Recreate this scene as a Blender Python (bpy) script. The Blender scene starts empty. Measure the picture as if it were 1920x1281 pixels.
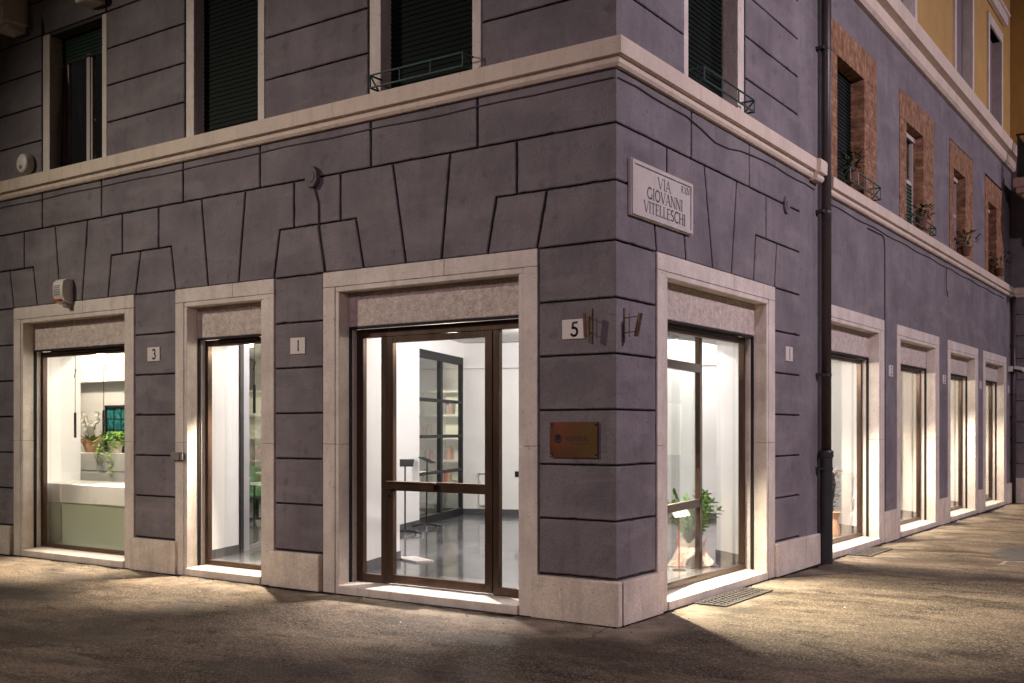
import bpy, bmesh, math, random
from mathutils import Vector
R_=math.radians
rnd=random.Random(7)
SC=bpy.context.scene
COL=SC.collection

# ------------------------------------------------------------------ camera
cam_d=bpy.data.cameras.new('camera'); cam=bpy.data.objects.new('camera',cam_d); COL.objects.link(cam)
cam.location=(4.3265,-7.8453,1.65); cam.rotation_euler=(R_(90),0,R_(34.46))
cam_d.sensor_width=36; cam_d.lens=37.5; cam_d.shift_y=164.5/1920; cam_d.clip_end=500; cam_d.clip_start=.05
SC.camera=cam
# ------------------------------------------------------------------ night sky
w=bpy.data.worlds.new('World'); SC.world=w; w.use_nodes=True
nt=w.node_tree; bg=nt.nodes['Background']; sky=nt.nodes.new('ShaderNodeTexSky')
sky.sky_type='NISHITA'; sky.sun_disc=False; sky.sun_elevation=R_(1.0); sky.sun_rotation=R_(200)
hs=nt.nodes.new('ShaderNodeMix'); hs.data_type='RGBA'; hs.blend_type='MULTIPLY'; hs.inputs['Factor'].default_value=1
hs.inputs['B'].default_value=(1.0,.72,.80,1)
nt.links.new(sky.outputs[0],hs.inputs['A']); nt.links.new(hs.outputs['Result'],bg.inputs[0]); bg.inputs[1].default_value=0.012
# ------------------------------------------------------------------ lamps
def point(name,loc,p,col,r=.06):
    l=bpy.data.lights.new(name,'POINT'); l.energy=p; l.color=col; l.shadow_soft_size=r
    o=bpy.data.objects.new(name,l); o.location=loc; COL.objects.link(o); return o
# street lamps hung over the two streets, out of frame, plus one added fill
def aim(name,loc,tgt,p,col,ang=75,blend=.5,r=.05):
    l=bpy.data.lights.new(name,'SPOT'); l.energy=p; l.color=col; l.shadow_soft_size=r; l.spot_size=R_(ang); l.spot_blend=blend
    o=bpy.data.objects.new(name,l); o.location=loc; COL.objects.link(o)
    o.rotation_euler=(Vector(tgt)-Vector(loc)).to_track_quat('-Z','Y').to_euler(); return o
aim('street_lamp_and_fill_light',(-12.2,-10.4,8.7),(-3.6,0,.6),3700,(1.0,.88,.73),60,1,.14)
aim('street_lamp_and_fill_light',(10.6,2.4,8.3),(0,6.0,1.8),3700,(1.0,.84,.95),118,1,.14)
aim('street_lamp_and_fill_light',(9.6,17.5,8.6),(0,14.0,4.5),1700,(1.0,.82,.95),130,1,.14)  # added lamp that brightens the yellow storey and the far brick windows
aim('street_lamp_and_fill_light',(2.0,-13.0,7.5),(-1.0,0,1.6),1500,(1.0,.74,.86),60,1,.16)
WARM=(1.0,.88,.70); NEUT=(1.0,.965,.99)
SC.view_settings.view_transform='Standard'; SC.view_settings.look='None'; SC.view_settings.exposure=0; SC.view_settings.gamma=1
SC.cycles.use_denoising=True
SC.cycles.max_bounces=8; SC.cycles.transparent_max_bounces=16; SC.cycles.caustics_reflective=False; SC.cycles.caustics_refractive=False
SC.cycles.sample_clamp_indirect=6

# ------------------------------------------------------------------ materials
def N(t,ty,**k):
    n=t.nodes.new(ty)
    for a,b in k.items(): setattr(n,a,b)
    return n
def mat(name,base,rough=.7,metal=0.,var=.12,scale=3.,bump=.0,bscale=60.,spec=.5,col2=None,mix=(.4,.65),emit=None,stretch=None,fine=.0,coat=0.,pores=0.,streak=0.):
    """plain procedural surface: two noise scales of colour variation, bump, optional pores and streaks"""
    m=bpy.data.materials.new(name); m.use_nodes=True; t=m.node_tree; L=t.links.new
    b=t.nodes['Principled BSDF']; b.inputs['Roughness'].default_value=rough; b.inputs['Metallic'].default_value=metal
    b.inputs['Specular IOR Level'].default_value=spec; b.inputs['Coat Weight'].default_value=coat
    tc=N(t,'ShaderNodeTexCoord'); g=N(t,'ShaderNodeNewGeometry')
    mp=N(t,'ShaderNodeMapping'); L(g.outputs['Position'],mp.inputs[0])
    if stretch: mp.inputs['Scale'].default_value=stretch
    n1=N(t,'ShaderNodeTexNoise'); n1.inputs['Scale'].default_value=scale; n1.inputs['Detail'].default_value=8; n1.inputs['Roughness'].default_value=.62
    L(mp.outputs[0],n1.inputs['Vector'])
    cr=N(t,'ShaderNodeValToRGB'); cr.color_ramp.elements[0].position=mix[0]-.12; cr.color_ramp.elements[1].position=mix[1]+.12
    c1=tuple(max(0,c*(1-var)) for c in base)+(1,); c2=tuple(min(1,c*(1+var)) for c in (col2 or base))+(1,)
    cr.color_ramp.elements[0].color=c1; cr.color_ramp.elements[1].color=c2
    L(n1.outputs['Fac'],cr.inputs[0]); out=cr.outputs[0]
    def mul(out,fac,c):
        mx=N(t,'ShaderNodeMix',data_type='RGBA',blend_type='MIX'); L(fac,mx.inputs['Factor']); L(out,mx.inputs['A']); mx.inputs['B'].default_value=tuple(c)+(1,)
        return mx.outputs['Result']
    if fine:
        n3=N(t,'ShaderNodeTexNoise'); n3.inputs['Scale'].default_value=bscale*1.3; n3.inputs['Detail'].default_value=4
        L(g.outputs['Position'],n3.inputs['Vector'])
        mr=N(t,'ShaderNodeMapRange'); mr.inputs[1].default_value=.35; mr.inputs[2].default_value=.7; mr.inputs[3].default_value=0; mr.inputs[4].default_value=fine
        L(n3.outputs['Fac'],mr.inputs[0]); out=mul(out,mr.outputs[0],[c*.45 for c in base])
    if pores:
        n4=N(t,'ShaderNodeTexNoise'); n4.inputs['Scale'].default_value=38; n4.inputs['Detail'].default_value=3
        mp4=N(t,'ShaderNodeMapping'); mp4.inputs['Scale'].default_value=(1,1,1.9); L(g.outputs['Position'],mp4.inputs[0]); L(mp4.outputs[0],n4.inputs['Vector'])
        mr=N(t,'ShaderNodeMapRange'); mr.inputs[1].default_value=.66; mr.inputs[2].default_value=.72; mr.inputs[4].default_value=pores
        L(n4.outputs['Fac'],mr.inputs[0]); out=mul(out,mr.outputs[0],[c*.3 for c in base])
    if streak:
        n5=N(t,'ShaderNodeTexNoise'); n5.inputs['Scale'].default_value=2.2; n5.inputs['Detail'].default_value=7; n5.inputs['Roughness'].default_value=.7
        mp5=N(t,'ShaderNodeMapping'); mp5.inputs['Scale'].default_value=(3.2,3.2,.55); L(g.outputs['Position'],mp5.inputs[0]); L(mp5.outputs[0],n5.inputs['Vector'])
        mr=N(t,'ShaderNodeMapRange'); mr.inputs[1].default_value=.5; mr.inputs[2].default_value=.78; mr.inputs[4].default_value=streak
        L(n5.outputs['Fac'],mr.inputs[0]); out=mul(out,mr.outputs[0],[c*.5 for c in base])
    L(out,b.inputs['Base Color'])
    mr=N(t,'ShaderNodeMapRange'); mr.inputs[3].default_value=max(0,rough-.1); mr.inputs[4].default_value=min(1,rough+.1); L(n1.outputs['Fac'],mr.inputs[0]); L(mr.outputs[0],b.inputs['Roughness'])
    if bump:
        n2=N(t,'ShaderNodeTexNoise'); n2.inputs['Scale'].default_value=bscale; n2.inputs['Detail'].default_value=6; L(g.outputs['Position'],n2.inputs['Vector'])
        n6=N(t,'ShaderNodeTexNoise'); n6.inputs['Scale'].default_value=bscale*.18; n6.inputs['Detail'].default_value=3; L(g.outputs['Position'],n6.inputs['Vector'])
        ad=N(t,'ShaderNodeMath',operation='MULTIPLY_ADD'); L(n6.outputs['Fac'],ad.inputs[0]); ad.inputs[1].default_value=2.2; L(n2.outputs['Fac'],ad.inputs[2])
        bp=N(t,'ShaderNodeBump'); bp.inputs['Strength'].default_value=bump; bp.inputs['Distance'].default_value=.012; L(ad.outputs[0],bp.inputs['Height']); L(bp.outputs[0],b.inputs['Normal'])
    if emit: b.inputs['Emission Color'].default_value=tuple(emit[:3])+(1,); b.inputs['Emission Strength'].default_value=emit[3]
    return m
def plaster():
    m=mat('grey_plaster',(.165,.142,.160),.84,var=.20,scale=1.3,bump=.55,bscale=42,fine=.36,streak=.48,col2=(.225,.20,.213),mix=(.42,.60))
    t=m.node_tree; L=t.links.new; b=t.nodes['Principled BSDF']; src=b.inputs['Base Color'].links[0].from_socket
    g=N(t,'ShaderNodeNewGeometry'); P=g.outputs['Position']
    def layer(scale,stretch,rot,lo,hi,amt,colr,det=5,dist=0.):
        nonlocal src
        mp=N(t,'ShaderNodeMapping'); mp.inputs['Scale'].default_value=stretch; mp.inputs['Rotation'].default_value=rot; L(P,mp.inputs[0])
        n=N(t,'ShaderNodeTexNoise'); n.inputs['Scale'].default_value=scale; n.inputs['Detail'].default_value=det; n.inputs['Distortion'].default_value=dist; L(mp.outputs[0],n.inputs['Vector'])
        r=N(t,'ShaderNodeMapRange'); r.inputs[1].default_value=lo; r.inputs[2].default_value=hi; r.inputs[4].default_value=amt; L(n.outputs['Fac'],r.inputs[0])
        x=N(t,'ShaderNodeMix',data_type='RGBA'); L(r.outputs[0],x.inputs['Factor']); L(src,x.inputs['A']); x.inputs['B'].default_value=colr+(1,); src=x.outputs['Result']
    layer(1.1,(1,1,3.5),(R_(38),R_(38),0),.52,.70,.45,(.27,.24,.25),6,.5)     # pale trowel streaks
    layer(7,(1,1,1),(0,0,0),.60,.72,.5,(.095,.080,.088),6,.3)                  # darker blotches
    layer(26,(1,1,1),(0,0,0),.70,.74,.75,(.05,.042,.045),2)                    # pits and specks
    L(src,b.inputs['Base Color']); return m
PLASTER=plaster()
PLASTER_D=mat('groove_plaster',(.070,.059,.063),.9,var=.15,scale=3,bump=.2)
STONE=mat('travertine',(.66,.57,.51),.62,var=.13,scale=2.5,bump=.30,bscale=50,col2=(.76,.69,.62),pores=.9,streak=.5,fine=.18)
STONE_D=mat('weathered_travertine',(.76,.66,.56),.7,var=.22,scale=4,bump=.4,bscale=40,pores=.95,streak=.9,fine=.35)
STONE_B=mat('spongy_travertine',(.56,.475,.425),.75,var=.22,scale=16,bump=.9,bscale=38,col2=(.70,.61,.55),pores=.95,streak=.3,fine=.45)
CORN=mat('cornice_stone',(.68,.57,.47),.65,var=.12,scale=2.2,bump=.25,bscale=40,streak=.5,pores=.6,fine=.15)
BRONZE=mat('bronze_frame',(.085,.052,.036),.34,metal=.55,var=.35,scale=6,bump=.05,spec=.5,stretch=(1,1,.25))
DARK=mat('dark_metal',(.022,.02,.022),.45,metal=.3,var=.2)
BLACKM=mat('black_metal',(.012,.012,.015),.5,var=.2,spec=.2)
RAIL=mat('black_slot',(.01,.009,.009),.8,var=.1)
PIPE=mat('painted_drainpipe',(.045,.032,.031),.42,var=.25,scale=5,bump=.05)
PIPE_B=mat('cast_iron_pipe',(.02,.02,.022),.5,var=.25)
WHITE=mat('white_wall_paint',(.80,.785,.77),.75,var=.02,scale=1,bump=.04)
CEIL=mat('ceiling_paint',(.74,.72,.70),.8,var=.02)
SKIRT=mat('grey_skirting',(.06,.06,.068),.45,var=.1)
GREENSH=mat('green_shutter_paint',(.003,.007,.006),.6,var=.3,scale=4,spec=.15)
GREENR=mat('green_railing_paint',(.008,.055,.042),.45,var=.3)
WOOD_W=mat('white_window_paint',(.55,.47,.45),.5,var=.08)
YELLOW=mat('yellow_plaster',(.50,.31,.10),.8,var=.15,scale=1.2,bump=.3,streak=.25)
PLATE=mat('white_marble_plate',(.72,.66,.62),.35,var=.06,scale=8)
SIGNST=mat('grey_marble_sign',(.50,.455,.42),.5,var=.14,scale=6,bump=.12,streak=.35)
INK=mat('black_lettering',(.012,.011,.012),.5,var=.05)
BRASS=mat('brass',(.42,.33,.17),.14,metal=1,var=.06,scale=3)
RUST=mat('rusty_brass',(.15,.095,.055),.5,metal=.6,var=.4,scale=18)
PLASTIC=mat('white_plastic',(.66,.62,.58),.4,var=.04)
PLASTIC_G=mat('grey_plastic',(.22,.20,.19),.5,var=.08)
ORANGE=mat('orange_lens',(.42,.09,.02),.25,var=.1)
CABLE=mat('dusty_cable',(.055,.048,.05),.7,var=.2)
PAPER=mat('kraft_paper',(.62,.36,.22),.7,var=.12,scale=12,bump=.5,bscale=30)
PAPERP=mat('pale_wrapping_paper',(.84,.70,.61),.6,var=.1,scale=12,bump=.5,bscale=30)
LEAF=mat('glossy_leaf',(.10,.27,.03),.3,var=.35,scale=20,col2=(.17,.40,.06))
LEAF_Y=mat('light_leaf',(.22,.42,.06),.45,var=.3,scale=25,col2=(.34,.52,.10))
LEAF_D=mat('dark_leaf',(.012,.028,.014),.5,var=.4,scale=20)
STEM=mat('stem',(.14,.20,.06),.6,var=.2)
BARK=mat('bark',(.05,.04,.035),.8,var=.3,scale=30,bump=.5)
PETAL=mat('white_petal',(.80,.76,.72),.5,var=.05)
SOIL=mat('soil',(.03,.02,.015),.9,var=.3,scale=30)
TERRA=mat('terracotta',(.13,.05,.03),.75,var=.2)
COUNTER=mat('white_counter',(.84,.84,.80),.3,var=.02)
FROST=mat('green_back_painted_glass',(.64,.74,.56),.2,var=.05,scale=1,coat=.6)
SHELFW=mat('white_shelf',(.74,.76,.68),.5,var=.03)
CHAIRG=mat('green_fabric',(.12,.26,.13),.8,var=.15)
CHAIRGY=mat('grey_shell',(.33,.31,.28),.6,var=.1)
CHAIRD=mat('dark_green_leather',(.02,.045,.032),.4,var=.3)
CHROME=mat('chrome',(.6,.6,.62),.15,metal=1,var=.05)
IRON=mat('cast_iron_grate',(.075,.065,.058),.55,metal=.2,var=.3,scale=20,bump=.3)
PIT=mat('dark_pit',(.008,.007,.006),.9)
CARD=mat('printed_card',(.75,.72,.72),.4,var=.03)
def bookmat(c): return mat('book_cover',c,.5,var=.1)
BOOKS=[bookmat(c) for c in ((.03,.03,.04),(.10,.09,.08),(.45,.08,.06),(.35,.30,.26),(.06,.10,.16),(.60,.28,.05))]
LED=mat('lamp_lens',(.9,.9,.9),.4,emit=(1,.93,.82,14))

def glass(name,tint=(1,1,1),rough=0.,refl=1.0):
    m=bpy.data.materials.new(name); m.use_nodes=True; t=m.node_tree; t.nodes.clear(); L=t.links.new
    o=N(t,'ShaderNodeOutputMaterial'); mx=N(t,'ShaderNodeMixShader'); tr=N(t,'ShaderNodeBsdfTransparent'); gl=N(t,'ShaderNodeBsdfGlossy'); fr=N(t,'ShaderNodeFresnel')
    gb=N(t,'ShaderNodeNewGeometry'); io=N(t,'ShaderNodeMapRange'); io.inputs[3].default_value=1.5; io.inputs[4].default_value=1/1.5
    L(gb.outputs['Backfacing'],io.inputs[0]); L(io.outputs[0],fr.inputs['IOR']); tr.inputs[0].default_value=tuple(tint)+(1,); gl.inputs['Roughness'].default_value=rough; gl.inputs[0].default_value=(refl,refl,refl,1)
    g=N(t,'ShaderNodeNewGeometry'); nz=N(t,'ShaderNodeTexNoise'); nz.inputs['Scale'].default_value=1.3; bp=N(t,'ShaderNodeBump'); bp.inputs['Strength'].default_value=.04; bp.inputs['Distance'].default_value=.02
    L(g.outputs['Position'],nz.inputs['Vector']); L(nz.outputs['Fac'],bp.inputs['Height']); L(bp.outputs[0],gl.inputs['Normal'])
    L(fr.outputs[0],mx.inputs[0]); L(tr.outputs[0],mx.inputs[1]); L(gl.outputs[0],mx.inputs[2]); L(mx.outputs[0],o.inputs[0]); return m
GLASS=glass('shop_glass',(.985,.98,.965))
GLASSD=glass('dark_blue_glass',(.48,.58,.60))
GLASSG=glass('green_tinted_glass',(.93,.955,.935))

def asphalt():
    m=bpy.data.materials.new('worn_asphalt'); m.use_nodes=True; t=m.node_tree; L=t.links.new; b=t.nodes['Principled BSDF']
    g=N(t,'ShaderNodeNewGeometry'); P=g.outputs['Position']
    def noise(s,d=6,r=.6,sc=None,w=0):
        n=N(t,'ShaderNodeTexNoise'); n.inputs['Scale'].default_value=s; n.inputs['Detail'].default_value=d; n.inputs['Roughness'].default_value=r; n.inputs['Distortion'].default_value=w
        if sc:
            mp=N(t,'ShaderNodeMapping'); mp.inputs['Scale'].default_value=sc[:3]; mp.inputs['Rotation'].default_value=(0,0,sc[3]); L(P,mp.inputs[0]); L(mp.outputs[0],n.inputs['Vector'])
        else: L(P,n.inputs['Vector'])
        return n.outputs['Fac']
    def rng(x,a,b_,c,d):
        r=N(t,'ShaderNodeMapRange'); r.inputs[1].default_value=a; r.inputs[2].default_value=b_; r.inputs[3].default_value=c; r.inputs[4].default_value=d; L(x,r.inputs[0]); return r.outputs[0]
    def mixc(f,a,c):
        x=N(t,'ShaderNodeMix',data_type='RGBA'); L(f,x.inputs['Factor'])
        for s,v in (('A',a),('B',c)):
            if isinstance(v,tuple): x.inputs[s].default_value=v+(1,)
            else: L(v,x.inputs[s])
        return x.outputs['Result']
    big=noise(.55,6,.6,(1,2.1,1,.5),.6); mid=noise(1.7,7,.65,(1,2.4,1,.35),.4)
    c=mixc(rng(big,.38,.64,0,1),(.060,.046,.034),(.165,.124,.088))
    c=mixc(rng(mid,.50,.64,0,.85),c,(.026,.020,.016))
    # big damp stains
    st=noise(.50,7,.64,(1,1.7,1,.25),.9)
    # smoother pale cement run along the foot of the walls, ragged outer edge
    sp=N(t,'ShaderNodeSeparateXYZ'); L(P,sp.inputs[0])
    ng=N(t,'ShaderNodeMath',operation='MULTIPLY'); L(sp.outputs[1],ng.inputs[0]); ng.inputs[1].default_value=-1
    dm=N(t,'ShaderNodeMath',operation='MAXIMUM'); L(ng.outputs[0],dm.inputs[0]); L(sp.outputs[0],dm.inputs[1])
    dn=N(t,'ShaderNodeMath',operation='MULTIPLY_ADD'); L(noise(2.2,7,.65),dn.inputs[0]); dn.inputs[1].default_value=1.5; L(dm.outputs[0],dn.inputs[2])
    strip=rng(dn.outputs[0],1.02,1.42,1,0)
    sk=N(t,'ShaderNodeMath',operation='MULTIPLY'); L(strip,sk.inputs[0]); L(rng(noise(4.5,6,.6),.36,.60,.35,.95),sk.inputs[1]); strip=sk.outputs[0]
    # aggregate: small voronoi stones light and dark
    v=N(t,'ShaderNodeTexVoronoi'); v.inputs['Scale'].default_value=85; L(P,v.inputs['Vector'])
    sep=N(t,'ShaderNodeSeparateColor'); L(v.outputs['Color'],sep.inputs[0])
    c=mixc(rng(sep.outputs[0],.5,1,0,.6),c,(.32,.26,.20))
    c=mixc(rng(sep.outputs[1],.6,1,0,.7),c,(.022,.018,.015))
    c=mixc(strip,c,(.29,.24,.185))
    c=mixc(rng(st,.49,.60,0,.58),c,(.018,.015,.012))
    # cracks
    v2=N(t,'ShaderNodeTexVoronoi',feature='DISTANCE_TO_EDGE'); v2.inputs['Scale'].default_value=.55
    mp=N(t,'ShaderNodeMapping'); nn=N(t,'ShaderNodeTexNoise'); nn.inputs['Scale'].default_value=2.5; nn.inputs['Detail'].default_value=6; L(P,nn.inputs['Vector'])
    va=N(t,'ShaderNodeVectorMath',operation='MULTIPLY_ADD'); L(nn.outputs['Color'],va.inputs[0]); va.inputs[1].default_value=(.7,.7,0); L(P,va.inputs[2]); L(va.outputs[0],v2.inputs['Vector'])
    ck=rng(v2.outputs['Distance'],.0,.012,1,0); cm=N(t,'ShaderNodeMath',operation='MULTIPLY'); L(ck,cm.inputs[0]); L(rng(noise(.8),.5,.62,0,.8),cm.inputs[1])
    c=mixc(cm.outputs[0],c,(.03,.026,.024))
    L(c,b.inputs['Base Color'])
    L(rng(st,.48,.60,.82,.60),b.inputs['Roughness']); b.inputs['Specular IOR Level'].default_value=.10
    h=N(t,'ShaderNodeMath',operation='MULTIPLY_ADD'); L(v.outputs['Distance'],h.inputs[0]); h.inputs[1].default_value=-.55; L(noise(28,5),h.inputs[2])
    h2=N(t,'ShaderNodeMath',operation='SUBTRACT'); L(h.outputs[0],h2.inputs[0]); L(cm.outputs[0],h2.inputs[1])
    bp=N(t,'ShaderNodeBump'); bp.inputs['Strength'].default_value=.75; bp.inputs['Distance'].default_value=.010; L(h2.outputs[0],bp.inputs['Height']); L(bp.outputs[0],b.inputs['Normal'])
    return m
ASPH=asphalt()
def floor_resin():
    m=mat('polished_grey_resin',(.060,.064,.075),.15,var=.45,scale=2.2,bump=.02,bscale=8,col2=(.15,.152,.17),coat=.25); return m
FLOOR=floor_resin()
def brick(vert):
    m=bpy.data.materials.new('old_brick'); m.use_nodes=True; t=m.node_tree; L=t.links.new; b=t.nodes['Principled BSDF']; b.inputs['Roughness'].default_value=.85
    g=N(t,'ShaderNodeNewGeometry'); s=N(t,'ShaderNodeSeparateXYZ'); L(g.outputs['Position'],s.inputs[0]); a=N(t,'ShaderNodeMath',operation='ADD'); L(s.outputs[0],a.inputs[0]); L(s.outputs[1],a.inputs[1])
    c=N(t,'ShaderNodeCombineXYZ')
    if vert: L(s.outputs[2],c.inputs[0]); L(a.outputs[0],c.inputs[1])
    else: L(a.outputs[0],c.inputs[0]); L(s.outputs[2],c.inputs[1])
    k=N(t,'ShaderNodeTexBrick'); L(c.outputs[0],k.inputs['Vector']); k.inputs['Scale'].default_value=1; k.inputs['Brick Width'].default_value=.20; k.inputs['Row Height'].default_value=.062; k.inputs['Mortar Size'].default_value=.007
    k.inputs['Color1'].default_value=(.27,.11,.055,1); k.inputs['Color2'].default_value=(.40,.225,.12,1); k.inputs['Mortar'].default_value=(.22,.18,.145,1); k.inputs['Mortar Smooth'].default_value=.3
    nz=N(t,'ShaderNodeTexNoise'); nz.inputs['Scale'].default_value=9; nz.inputs['Detail'].default_value=5; L(g.outputs['Position'],nz.inputs['Vector'])
    mx=N(t,'ShaderNodeMix',data_type='RGBA',blend_type='MULTIPLY'); mx.inputs['Factor'].default_value=.8; L(k.outputs['Color'],mx.inputs['A'])
    cr=N(t,'ShaderNodeValToRGB'); cr.color_ramp.elements[0].position=.3; cr.color_ramp.elements[0].color=(.35,.3,.28,1); cr.color_ramp.elements[1].position=.7; cr.color_ramp.elements[1].color=(1.3,1.2,1.05,1); L(nz.outputs['Fac'],cr.inputs[0]); L(cr.outputs[0],mx.inputs['B'])
    L(mx.outputs['Result'],b.inputs['Base Color']); bp=N(t,'ShaderNodeBump'); bp.inputs['Strength'].default_value=.8; bp.inputs['Distance'].default_value=.012; iv=N(t,'ShaderNodeMath',operation='SUBTRACT'); L(nz.outputs['Fac'],iv.inputs[0]); L(k.outputs['Fac'],iv.inputs[1]); L(iv.outputs[0],bp.inputs['Height']); L(bp.outputs[0],b.inputs['Normal'])
    return m
BRICK=brick(False); BRICKV=brick(True)
def picture():
    m=bpy.data.materials.new('teal_grid_print'); m.use_nodes=True; t=m.node_tree; L=t.links.new; b=t.nodes['Principled BSDF']; b.inputs['Roughness'].default_value=.3
    g=N(t,'ShaderNodeNewGeometry'); n=N(t,'ShaderNodeTexNoise'); n.inputs['Scale'].default_value=16; n.inputs['Detail'].default_value=5; L(g.outputs['Position'],n.inputs['Vector'])
    cr=N(t,'ShaderNodeValToRGB'); e=cr.color_ramp.elements; e[0].position=.35; e[0].color=(.01,.02,.03,1); e[1].position=.62; e[1].color=(.03,.30,.30,1); x=e.new(.70); x.color=(.25,.10,.06,1); L(n.outputs['Fac'],cr.inputs[0]); L(cr.outputs[0],b.inputs['Base Color']); return m
PRINT=picture()

# ------------------------------------------------------------------ mesh helpers
# faces: L = front in plane y=0 facing -y (u = x); R = front in plane x=0 facing +x (u = y); E = plane y=18.3 facing -y (u = x)
def W(f,u,d,z):
    if f=='L': return (u,-d,z)
    if f=='R': return (d,u,z)
    if f=='E': return (u,18.3-d,z)
    return (u,d,z)
ORG={}
def org(o): return Vector(ORG.get(o.name,(0,0,0))) if o else Vector((0,0,0))
def tag(o,label=None,cat=None,group=None,kind=None):
    if label: o['label']=label
    if cat: o['category']=cat
    if group: o['group']=group
    if kind: o['kind']=kind
    return o
def thing(name,loc,label,cat,group=None):
    o=bpy.data.objects.new(name,None); o.location=loc; o.empty_display_size=.2; COL.objects.link(o); ORG[o.name]=tuple(loc); return tag(o,label,cat,group)
class MB:
    def __init__(s): s.v=[]; s.f=[]; s.dark=set()
    def add(s,vs,fs):
        n=len(s.v); s.v+=[tuple(p) for p in vs]; s.f+=[tuple(n+i for i in q) for q in fs]; return s
    def box(s,f,u0,u1,d0,d1,z0,z1):
        p=[W(f,u,d,z) for z in (z0,z1) for d in (d0,d1) for u in (u0,u1)]
        return s.add(p,[(0,1,3,2),(4,6,7,5),(0,4,5,1),(2,3,7,6),(0,2,6,4),(1,5,7,3)])
    def xbox(s,x0,x1,y0,y1,z0,z1): return s.box('W',x0,x1,y0,y1,z0,z1)
    def poly_prism(s,pts,z0,z1):
        n=len(pts); vs=[(x,y,z0) for x,y in pts]+[(x,y,z1) for x,y in pts]
        return s.add(vs,[tuple(range(n)),tuple(range(n,2*n))]+[(i,(i+1)%n,n+(i+1)%n,n+i) for i in range(n)])
    def face_prism(s,f,pts,d0,d1):
        n=len(pts); vs=[W(f,u,d0,z) for u,z in pts]+[W(f,u,d1,z) for u,z in pts]
        return s.add(vs,[tuple(range(n)),tuple(range(n,2*n))]+[(i,(i+1)%n,n+(i+1)%n,n+i) for i in range(n)])
    def block(s,f,pts,flags='',depth=.028,g=.0085,c=.008):
        """rusticated block: groove sides chamfered; flag per edge g groove, m mitred corner, f flush"""
        area=sum(pts[i][0]*pts[(i+1)%len(pts)][1]-pts[(i+1)%len(pts)][0]*pts[i][1] for i in range(len(pts)))
        flags=(flags or 'g'*len(pts))
        if area<0:
            pts=pts[::-1]; fl=list(flags)[::-1]; flags=''.join(fl[1:]+fl[:1])
        def ins(offs):
            r=[]; n=len(pts)
            for i in range(n):
                a,b,c_=pts[i-1],pts[i],pts[(i+1)%n]; o1,o2=offs[i-1],offs[i]
                e1=(b[0]-a[0],b[1]-a[1]); e2=(c_[0]-b[0],c_[1]-b[1]); l1=math.hypot(*e1); l2=math.hypot(*e2)
                n1=(-e1[1]/l1,e1[0]/l1); n2=(-e2[1]/l2,e2[0]/l2)
                det=n1[0]*n2[1]-n1[1]*n2[0]
                k1=n1[0]*b[0]+n1[1]*b[1]+o1; k2=n2[0]*b[0]+n2[1]*b[1]+o2
                if abs(det)<1e-4: r.append((b[0]+n1[0]*o1,b[1]+n1[1]*o1))
                else: r.append(((k1*n2[1]-k2*n1[1])/det,(n1[0]*k2-n2[0]*k1)/det))
            return r
        o0={'g':g+c,'m':0,'f':0}; o1={'g':g,'m':c,'f':0}; o2={'g':g,'m':depth,'f':0}
        j=[rnd.uniform(-.0015,.0015) for _ in range(2)]
        ver=[abs(pts[(i+1)%len(pts)][1]-pts[i][1])>.3*abs(pts[(i+1)%len(pts)][0]-pts[i][0]) for i in range(len(pts))]   # upright joints are wider
        r0,r1,r2=[ins([o[k]+((.0065 if f=='R' else .0025) if k=='g' and v_ else 0) for k,v_ in zip(flags,ver)]) for o in (o0,o1,o2)]
        q0,q1,q2=[],[],[]
        for i in range(len(pts)):
            i2=(i+1)%len(pts); Ln=math.hypot(pts[i2][0]-pts[i][0],pts[i2][1]-pts[i][1]); k=max(1,int(Ln/.07)) if flags[i]=='g' else 1
            ex_,ez_=(pts[i2][0]-pts[i][0])/Ln,(pts[i2][1]-pts[i][1])/Ln
            for j_ in range(k):
                t=j_/k; a0=0 if j_==0 else (rnd.gauss(0,.0012)+(rnd.uniform(.004,.012) if rnd.random()<.035 else 0)); a1=a0*.7
                for qq,rr,am in ((q0,r0,a0),(q1,r1,a1),(q2,r2,0)):
                    qq.append((rr[i][0]+(rr[i2][0]-rr[i][0])*t-ez_*am,rr[i][1]+(rr[i2][1]-rr[i][1])*t+ex_*am))
        r0,r1,r2=q0,q1,q2
        n=len(r0); vs=[W(f,u,0,z) for u,z in r0]+[W(f,u,-c,z) for u,z in r1]+[W(f,u,-depth,z) for u,z in r2]
        fs=[tuple(range(n)),tuple(range(2*n,3*n))]
        for k in (0,1): fs+=[(k*n+i,k*n+(i+1)%n,(k+1)*n+(i+1)%n,(k+1)*n+i) for i in range(n)]
        s.dark|=set(range(len(s.f)+2+n,len(s.f)+2+2*n))   # darker plaster on the groove sides
        return s.add(vs,fs)
    def tube(s,pts,r,n=8,caps=True,radii=None):
        pts=[Vector(p) for p in pts]; base=len(s.v); up=None
        for i,p in enumerate(pts):
            a=pts[max(0,i-1)]; b=pts[min(len(pts)-1,i+1)]; t=(b-a).normalized()
            if up is None: up=t.orthogonal().normalized()
            up=(up-t*up.dot(t)).normalized() if (up-t*up.dot(t)).length>1e-5 else t.orthogonal().normalized()
            q=t.cross(up); rr=radii[i] if radii else r
            for k in range(n):
                th=2*math.pi*k/n; s.v.append(tuple(p+up*math.cos(th)*rr+q*math.sin(th)*rr))
        for i in range(len(pts)-1):
            for k in range(n): s.f.append((base+i*n+k,base+i*n+(k+1)%n,base+(i+1)*n+(k+1)%n,base+(i+1)*n+k))
        if caps: s.f.append(tuple(base+k for k in range(n))); s.f.append(tuple(base+(len(pts)-1)*n+k for k in range(n)))
        return s
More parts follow.
